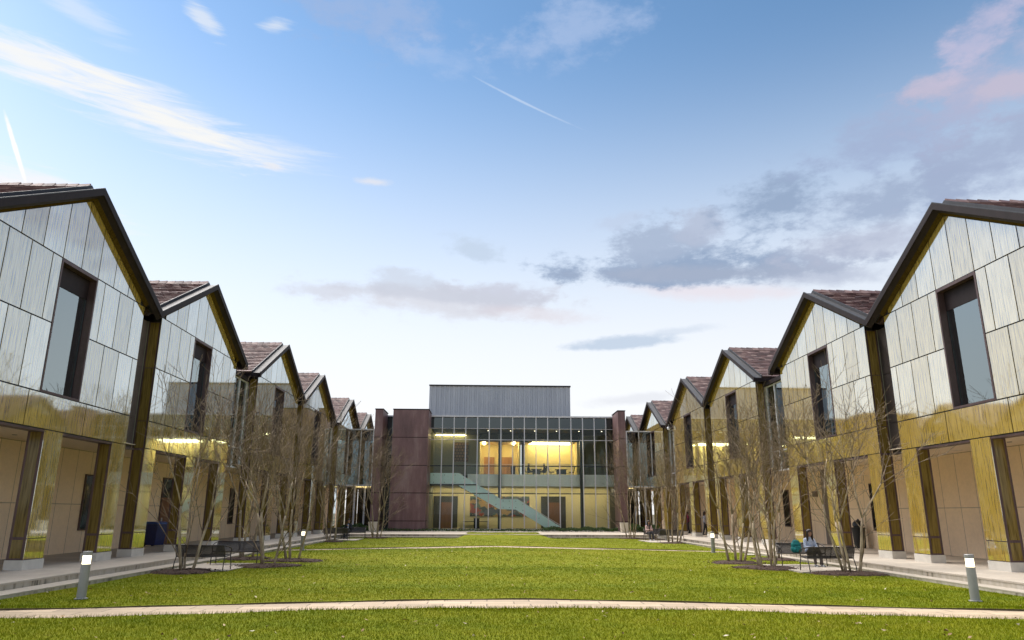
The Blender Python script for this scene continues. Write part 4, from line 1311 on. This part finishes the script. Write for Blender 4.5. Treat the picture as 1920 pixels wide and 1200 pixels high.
# camera dome and floodlight under the eave of the right-hand link
r_ = empty('security_camera', (14.45, 58.1, 8.55), 0, 'white dome security camera on the right eave above the fourth pavilion', 'security camera')
m_ = MB(); m_.blob((0, 0, -.13), .15, 14, 9); m_.build('dome', mat_plain('white_plastic', (.75, .75, .74), .4), r_, smooth=True)
m_ = MB(); m_.tube([(0, 0, -.02), (0, 0, .22), (.2, 0, .22)], .03, 8); m_.build('bracket', M_alu, r_)
# drain cover on the lawn edge
m_ = MB(); m_.lathe([(.22, 0), (.22, .03), (.2, .035)], 0, 0, 18); o = m_.build('drain_cover', M_conc); o.location = (11.7, 33.6, .02); tag(o, 'round pale drain cover in the grass near the right steps', 'drain cover')

# ------------------------------------------------------------------ hedges and planters before the hall
def mat_leafy(name, lo, hi):
    m, nt, out = newmat(name)
    geo = nt.nodes.new('ShaderNodeNewGeometry')
    c = ramp(nt, geo.outputs['Random Per Island'], [(0, lo), (.7, hi), (1, tuple(min(1, h*1.5) for h in hi))])
    d = N(nt, 'BsdfDiffuse', {'Color': c}); t = N(nt, 'BsdfTranslucent', {'Color': c}); g = N(nt, 'BsdfGlossy', {'Color': (.6, .6, .6, 1), 'Roughness': .4})
    mx = N(nt, 'MixShader', {0: .25, 1: d.outputs[0], 2: t.outputs[0]}); m2 = N(nt, 'MixShader', {0: .06, 1: mx.outputs[0], 2: g.outputs[0]})
    nt.links.new(m2.outputs[0], out.inputs[0]); return m
M_leaf = mat_leafy('shrub_leaf', (.02, .04, .01), (.07, .12, .025))
def hedge(x0, x1, y0, y1, h, n, lab, seed):
    rg = random.Random(seed); m_ = MB()
    for i in range(n):
        x = rg.uniform(x0, x1); y = rg.uniform(y0, y1)
        top_ = h*(.72+.28*math.sin(x*3.1+seed)*math.sin(x*1.3))+rg.uniform(-.04, .07)
        z = .245+max(.02, top_*rg.random()**.5); s = rg.uniform(.035, .075)
        a = Vector((rg.gauss(0, 1), rg.gauss(0, 1), rg.gauss(0, 1)+.4)).normalized(); u_ = a.orthogonal().normalized()*s; v_ = a.cross(u_).normalized()*s*.6
        p = Vector((x, y, z)); m_.add([p-u_, p+v_, p+u_, p-v_], [(0, 1, 2, 3)])
    o = m_.build('hedge', M_leaf, fix=False); tag(o, lab, 'hedge', 'low hedges along the foot of the glass hall')
hedge(-12.35, -9.9, 63.6, 65.0, .62, 2600, 'knee-high hedge by the left round columns, behind the far left benches', 1)
hedge(-9.2, 4.8, 65.0, 65.6, .20, 2600, 'low thin strip of ground-hugging plants before the copper bay and glass', 2)
hedge(4.8, 11.3, 64.9, 65.7, .42, 3600, 'fuller ankle to knee high hedge below the right half of the glass', 3)
hedge(12.2, 14.6, 63.6, 65.0, .75, 2800, 'taller hedge by the right side link, near the tree stems', 4)
def planter(x, y, lab):
    r_ = empty('planter', (x, y, .245), 0, lab, 'planter', 'pale square planters before the hall')
    m_ = MB(); m_.add([(-.26, -.26, 0), (.26, -.26, 0), (.26, .26, 0), (-.26, .26, 0), (-.32, -.32, .72), (.32, -.32, .72), (.32, .32, .72), (-.32, .32, .72)], [(0, 3, 2, 1), (0, 1, 5, 4), (1, 2, 6, 5), (2, 3, 7, 6), (3, 0, 4, 7), (4, 5, 6, 7)])
    m_.build('pot', M_cream, r_)
    m_ = MB(); m_.box(-.34, .34, -.34, .34, .721, .80); m_.build('rim', M_cream, r_)
M_cream = mat_plain('cream_stone', (.66, .60, .48), .8, 0, .06)
planter(-9.5, 62.6, 'cream planter at the left end, behind the far left tree stems')
planter(11.4, 62.6, 'cream planter at the right end, behind the far right tree stems')
# ------------------------------------------------------------------ people
def remesh(mb, name, mats, parent, vox, sm=4):
    o = mb.build(name, mats, parent, fix=False)
    r_ = o.modifiers.new('r', 'REMESH'); r_.mode = 'VOXEL'; r_.voxel_size = vox; r_.use_smooth_shade = True
    s_ = o.modifiers.new('s', 'SMOOTH'); s_.factor = .5; s_.iterations = sm
    return o
def capsule(mb, a, b, ra, rb, n=10):
    """tapered limb with round ends"""
    a, b = Vector(a), Vector(b); d = b-a; L = d.length; t = d/L if L > 1e-6 else Vector((0, 0, 1))
    pts = []; rad = []
    for k in range(4): th = math.pi/2*(k+.15)/4; pts.append(a - t*ra*math.cos(th)); rad.append(max(.001, ra*math.sin(th)))
    pts.append(a.copy()); rad.append(ra); pts.append(b.copy()); rad.append(rb)
    for k in range(4): th = math.pi/2*(k+.85)/4; pts.append(b + t*rb*math.sin(th)); rad.append(max(.001, rb*math.cos(th)))
    mb.tube(pts, rad, n)
def chain(mb, pts, rads):
    for (a, ra), (b, rb) in zip(zip(pts[:-1], rads[:-1]), zip(pts[1:], rads[1:])): capsule(mb, a, b, ra, rb)

SKIN = mat_plain('skin', (.42, .24, .16), .5, 0, .08)
SKIN2 = mat_plain('skin_deep', (.20, .10, .065), .5, 0, .08)
HAIR = mat_plain('dark_hair', (.020, .011, .009), .45, 0, .2)
EYE = mat_plain('eye_dark', (.015, .012, .012), .2)
LIP = mat_plain('lip', (.30, .12, .10), .5)
def cloth(name, col, col2=None, sc=14):
    m, nt, out = newmat(name)
    n1 = noise(nt, mapped(nt), sc, 4, .6)
    principled(nt, out, Base_Color=ramp(nt, n1, [(.42, col), (.58, col2 or tuple(c*.75 for c in col))]), Roughness=.85)
    return m

def hand(mb, wrist, d, palm_n, s=1.0):
    """palm with five bent fingers; d = direction of the hand, palm_n = palm normal"""
    d = Vector(d).normalized(); n = Vector(palm_n); n = (n - d*n.dot(d)).normalized(); w = d.cross(n); p = Vector(wrist)
    for k in (-.026, -.009, .009, .026):
        capsule(mb, p+w*k*.7*s+d*.012, p+w*k*s+d*.085*s, .014*s, .0115*s, 8)
    for k, L in ((-.029, .060), (-.010, .074), (.010, .078), (.028, .070)):
        q = p+w*k*s+d*.088*s; e1 = q+(d*.8+n*.45).normalized()*L*.52*s; e2 = e1+(d*.35+n*.9).normalized()*L*.48*s
        capsule(mb, q, e1, .0095*s, .0085*s, 7); capsule(mb, e1, e2, .0085*s, .0070*s, 7)
    q = p+w*.024*s+d*.022*s; e1 = q+(d*.55+w*.75+n*.3).normalized()*.040*s; e2 = e1+(d*.85+w*.2+n*.45).normalized()*.032*s
    capsule(mb, q, e1, .0125*s, .010*s, 7); capsule(mb, e1, e2, .010*s, .0078*s, 7)

def head(mb, c, f, up_=(0, 0, 1), s=1.0):
    """skull, jaw, nose, ears, neck root; f = facing"""
    c = Vector(c); f = Vector(f).normalized(); u = Vector(up_); u = (u-f*u.dot(f)).normalized(); r_ = f.cross(u)
    def at(a, b, d): return c + f*a*s + r_*b*s + u*d*s
    capsule(mb, at(-.025, 0, .035), at(.0, 0, .03), .088*s, .082*s, 14)
    capsule(mb, at(.015, 0, -.01), at(.035, 0, -.068), .070*s, .046*s, 12)
    for sx in (-1, 1):
        capsule(mb, at(.035, sx*.035, -.015), at(.045, sx*.022, -.055), .036*s, .03*s, 8)
        capsule(mb, at(-.005, sx*.078, .018), at(-.008, sx*.08, -.018), .013*s, .010*s, 7)      # ears
    capsule(mb, at(.084, 0, .020), at(.104, 0, -.018), .010*s, .0145*s, 8)                     # nose
    capsule(mb, at(.066, -.03, .036), at(.066, .03, .036), .018*s, .018*s, 8)                  # brow
    capsule(mb, at(.055, 0, -.085), at(.05, 0, -.09), .022*s, .02*s, 8)                        # chin
    return at
def face(at, s, parent, glasses=False):
    m_ = MB()
    for sx in (-1, 1): m_.blob(at(.077, sx*.031, .014), .0115*s, 8, 6)
    m_.build('eyes', EYE, parent, smooth=True)
    m_ = MB(); m_.tube([at(.079, -.024, -.052), at(.088, 0, -.050), at(.079, .024, -.052)], .0065*s, 6); m_.build('mouth', LIP, parent, smooth=True)
    if glasses:
        m_ = MB()
        for sx in (-1, 1):
            pts = [at(.096, sx*(.031+.021*math.cos(a)), .014+.017*math.sin(a)) for a in np.linspace(0, 2*math.pi, 13)]
            m_.tube(pts, .003*s, 5); m_.tube([at(.094, sx*.052, .018), at(.0, sx*.082, .022)], .0025*s, 5)
        m_.tube([at(.098, -.010, .018), at(.098, .010, .018)], .003*s, 5)
        m_.build('glasses', EYE, parent)

def seated(loc, rz, label, skin, top_mat, leg_mat, shoe_mat, hair_len, vox, glasses=False, lean=.10, arm='lap', coat=None):
    """sitting on a bench facing local -y; origin on the ground below the hips"""
    root = empty('person', loc, rz, label, 'person')
    HIP = .50
    pel = Vector((0, .02, HIP)); chest = Vector((0, .02+lean*.2, HIP+.36)); neck = Vector((0, .02-lean*.1, HIP+.52)); hd = Vector((0, -.03, HIP+.68))
    b = MB(); t_ = MB(); l_ = MB(); sh = MB()
    # bare body
    capsule(b, pel+Vector((-.07, 0, 0)), pel+Vector((.07, 0, 0)), .11, .11); capsule(b, pel, chest, .105, .12)
    capsule(b, chest+Vector((-.10, 0, .05)), chest+Vector((.10, 0, .05)), .085, .085); capsule(b, chest+Vector((0, 0, .06)), neck+Vector((0, -.005, .06)), .06, .047)
    at = head(b, hd, (0, -1, -.10))
    for sx in (-1, 1):
        S_ = chest+Vector((sx*.165, 0, .07)); E_ = Vector((sx*.225, -.05, HIP+.17)); W_ = Vector((sx*.07, -.27, HIP+.155))
        if arm == 'phone' and sx == 1: W_ = Vector((.06, -.22, HIP+.34)); E_ = Vector((.22, -.06, HIP+.16))
        if arm == 'read': W_ = Vector((sx*.06, -.26, HIP+.20))
        chain(b, [S_, E_, W_], [.05, .040, .027]); dirn = (W_-E_).normalized()
        hand(b, W_, dirn + Vector((-sx*.35, 0, 0)), (0, 0, -1) if arm != 'phone' else (0, 1, 0))
        chain(t_, [S_, E_, E_+(W_-E_)*.86], [.066, .054, .040])
        K_ = Vector((sx*.10, -.45, HIP+.03)); A_ = Vector((sx*.11-.05*(sx > 0)*0, -.50 if sx < 0 else -.56, .09)); H_ = pel+Vector((sx*.09, 0, .0))
        chain(b, [H_, K_, A_], [.08, .056, .036]); chain(l_, [H_, K_, A_+Vector((0, 0, .03))], [.098, .070, .054])
        capsule(b, A_+Vector((0, .02, -.045)), A_+Vector((0, -.14, -.065)), .034, .028)
        capsule(sh, A_+Vector((0, .03, -.045)), A_+Vector((0, -.16, -.058)), .043, .036); sh.box(A_.x-.044, A_.x+.044, A_.y-.19, A_.y+.07, A_.z-.09, A_.z-.072)
    capsule(t_, pel+Vector((-.075, 0, .03)), pel+Vector((.075, 0, .03)), .128, .128); capsule(t_, pel+Vector((0, 0, .02)), chest, .135, .140)
    capsule(t_, chest+Vector((-.12, 0, .06)), chest+Vector((.12, 0, .06)), .088, .088); capsule(t_, chest+Vector((0, 0, .08)), neck+Vector((0, 0, -.01)), .085, .062)
    capsule(l_, pel+Vector((-.08, .0, -.01)), pel+Vector((.08, .0, -.01)), .122, .122)
    body = remesh(b, 'body', skin, root, vox)
    face(at, 1.0, body, glasses)
    remesh(t_, 'top', top_mat, root, vox*1.5); remesh(l_, 'trousers', leg_mat, root, vox*1.5); remesh(sh, 'shoes', shoe_mat, root, vox, 2)
    h_ = MB()
    capsule(h_, at(-.035, 0, .052), at(-.005, 0, .060), .094, .088, 14)
    if hair_len:
        for sx in (-1, 1):
            chain(h_, [at(-.01, sx*.066, .05), at(.005, sx*.092, -.06), at(.02, sx*.10, -.10-hair_len)], [.056, .048, .040])
        chain(h_, [at(-.07, 0, .03), at(-.085, 0, -.10), at(-.09, 0, -.09-hair_len)], [.075, .080, .055])
    else:
        chain(h_, [at(-.06, 0, .03), at(-.07, 0, -.05)], [.075, .06])
    remesh(h_, 'hair', HAIR, root, vox*1.2)
    return root
jean = cloth('dark_jeans', (.035, .035, .045)); brown = cloth('brown_trousers', (.10, .075, .06))
shoe = cloth('white_black_shoe', (.5, .5, .5), (.04, .04, .045), 9); white = cloth('white_shoe', (.72, .70, .68))
w1 = seated((11.44, 26.55, .034), R(4), 'woman with long dark hair and glasses in a pale patterned top', SKIN, cloth('pale_patterned_top', (.58, .62, .72), (.28, .36, .52), 30), brown, shoe, .17, .009, True)
w1.scale = (.94, .94, .94)
m1 = seated((-9.62, 52.5, .034), R(-8), 'man in a pale blue shirt and dark jacket seated at the far left', SKIN, cloth('dark_jacket', (.018, .02, .026)), jean, jean, 0, .016, False, .1, 'phone')
m_ = MB(); m_.prism([(-.05, -.13, .66), (.05, -.13, .66), (.035, -.085, .98), (-.035, -.085, .98)], (0, -.02, 0)); m_.build('shirt', cloth('pale_blue_shirt', (.42, .55, .75)), m1)
w2 = seated((10.86, 50.55, .034), R(8), 'woman in a pale pink coat looking down, seated at the far right', SKIN, cloth('pink_coat', (.66, .45, .42), (.56, .38, .36), 6), jean, white, .16, .016, False, .1, 'read')
m_ = MB(); m_.prism([(-.05, -.14, .62), (.05, -.14, .62), (.04, -.09, 1.0), (-.04, -.09, 1.0)], (0, -.02, 0)); m_.build('shirt', jean, w2)
# teal backpack on the bench
M_teal = cloth('teal_canvas', (.006, .20, .20), (.004, .12, .13), 8)
bp = empty('backpack', (10.92, 26.52, .462), R(6), 'teal backpack standing on the bench beside the woman', 'backpack')
m_ = MB(); capsule(m_, (-.07, 0, .13), (.07, 0, .13), .13, .13); capsule(m_, (-.06, 0, .27), (.06, 0, .27), .12, .12); capsule(m_, (-.04, .0, .36), (.04, 0, .36), .09, .09)
o = remesh(m_, 'bag_body', M_teal, bp, .014, 6)
m_ = MB(); capsule(m_, (-.07, -.10, .12), (.07, -.10, .12), .075, .075); capsule(m_, (-.06, -.10, .18), (.06, -.10, .18), .06, .06); remesh(m_, 'front_pocket', M_teal, bp, .012, 4)
m_ = MB(); m_.tube([(-.04, .02, .45), (-.03, .02, .50), (.03, .02, .50), (.04, .02, .45)], .010, 6); m_.build('handle', M_seatblk, bp, smooth=True)
for sx in (-1, 1):
    m_ = MB(); m_.tube([(sx*.06, .11, .40), (sx*.08, .19, .28), (sx*.08, .12, .08)], .014, 6); m_.build('strap', M_seatblk, bp, smooth=True)

def standing(loc, rz, label, skin, top_mat, leg_mat, shoe_mat, vox, stride=.0, hair=0, bag=None):
    root = empty('person', loc, rz, label, 'person'); b = MB(); t_ = MB(); l_ = MB(); sh = MB()
    pel = Vector((0, 0, .93)); chest = Vector((0, .01, 1.28)); neck = Vector((0, -.01, 1.45)); hd = Vector((0, -.03, 1.59))
    capsule(b, pel+Vector((-.07, 0, 0)), pel+Vector((.07, 0, 0)), .10, .10); capsule(b, pel, chest, .10, .115)
    capsule(b, chest+Vector((-.10, 0, .05)), chest+Vector((.10, 0, .05)), .08, .08); capsule(b, chest, neck+Vector((0, 0, .07)), .06, .046)
    at = head(b, hd, (0, -1, -.05))
    for sx in (-1, 1):
        S_ = chest+Vector((sx*.17, 0, .07)); E_ = Vector((sx*.235, .03-sx*stride*.3, 1.05)); W_ = Vector((sx*.22, -.08-sx*stride*.5, .82))
        chain(b, [S_, E_, W_], [.05, .038, .026]); hand(b, W_, W_-E_, (-sx, 0, 0)); chain(t_, [S_, E_, E_+(W_-E_)*.9], [.066, .052, .040])
        H_ = pel+Vector((sx*.085, 0, -.03)); K_ = Vector((sx*.095, -.03-sx*stride, .49)); A_ = Vector((sx*.10, .03-sx*stride*1.6, .085+abs(stride)*.15*(sx < 0)))
        chain(b, [H_, K_, A_], [.082, .055, .036]); chain(l_, [H_, K_, A_], [.10, .068, .052])
        capsule(b, A_+Vector((0, .02, -.045)), A_+Vector((0, -.14, -.055)), .034, .028)
        capsule(sh, A_+Vector((0, .03, -.045)), A_+Vector((0, -.16, -.052)), .043, .036); sh.box(A_.x-.044, A_.x+.044, A_.y-.19, A_.y+.07, A_.z-.085, A_.z-.07)
    capsule(t_, pel+Vector((-.07, 0, .04)), pel+Vector((.07, 0, .04)), .122, .122); capsule(t_, pel, chest, .128, .135)
    capsule(t_, chest+Vector((-.12, 0, .06)), chest+Vector((.12, 0, .06)), .085, .085); capsule(t_, chest+Vector((0, 0, .08)), neck, .08, .06)
    capsule(l_, pel+Vector((-.075, 0, -.02)), pel+Vector((.075, 0, -.02)), .115, .115)
    body = remesh(b, 'body', skin, root, vox); face(at, 1.0, body)
    remesh(t_, 'top', top_mat, root, vox*1.3); remesh(l_, 'trousers', leg_mat, root, vox*1.3); remesh(sh, 'shoes', shoe_mat, root, vox, 2)
    h_ = MB(); capsule(h_, at(-.035, 0, .052), at(-.005, 0, .060), .094, .088, 12); chain(h_, [at(-.06, 0, .03), at(-.075, 0, -.06-hair)], [.078, .06]); remesh(h_, 'hair', HAIR, root, vox)
    return root
standing((16.3, 60.8, .245), R(-100), 'person in magenta shirt and dark trousers standing under the right colonnade', SKIN2, cloth('magenta_shirt', (.33, .02, .085), (.03, .018, .022), 5), jean, jean, .016, .05)
standing((16.35, 56.2, .245), R(85), 'person in a pale grey top and dark trousers walking under the right colonnade', SKIN2, cloth('pale_grey_top', (.42, .42, .50)), jean, jean, .016, .10, .1)

for x, rz, lab in ((4.05, R(100), 'dark silhouette of a person at the left end of the meeting room table'), (5.6, R(-95), 'dark silhouette of a person between the two meeting room tables')):
    p_ = seated((x, 74.15, 5.30), rz, lab, SKIN2, jean, jean, jean, .0, .02)
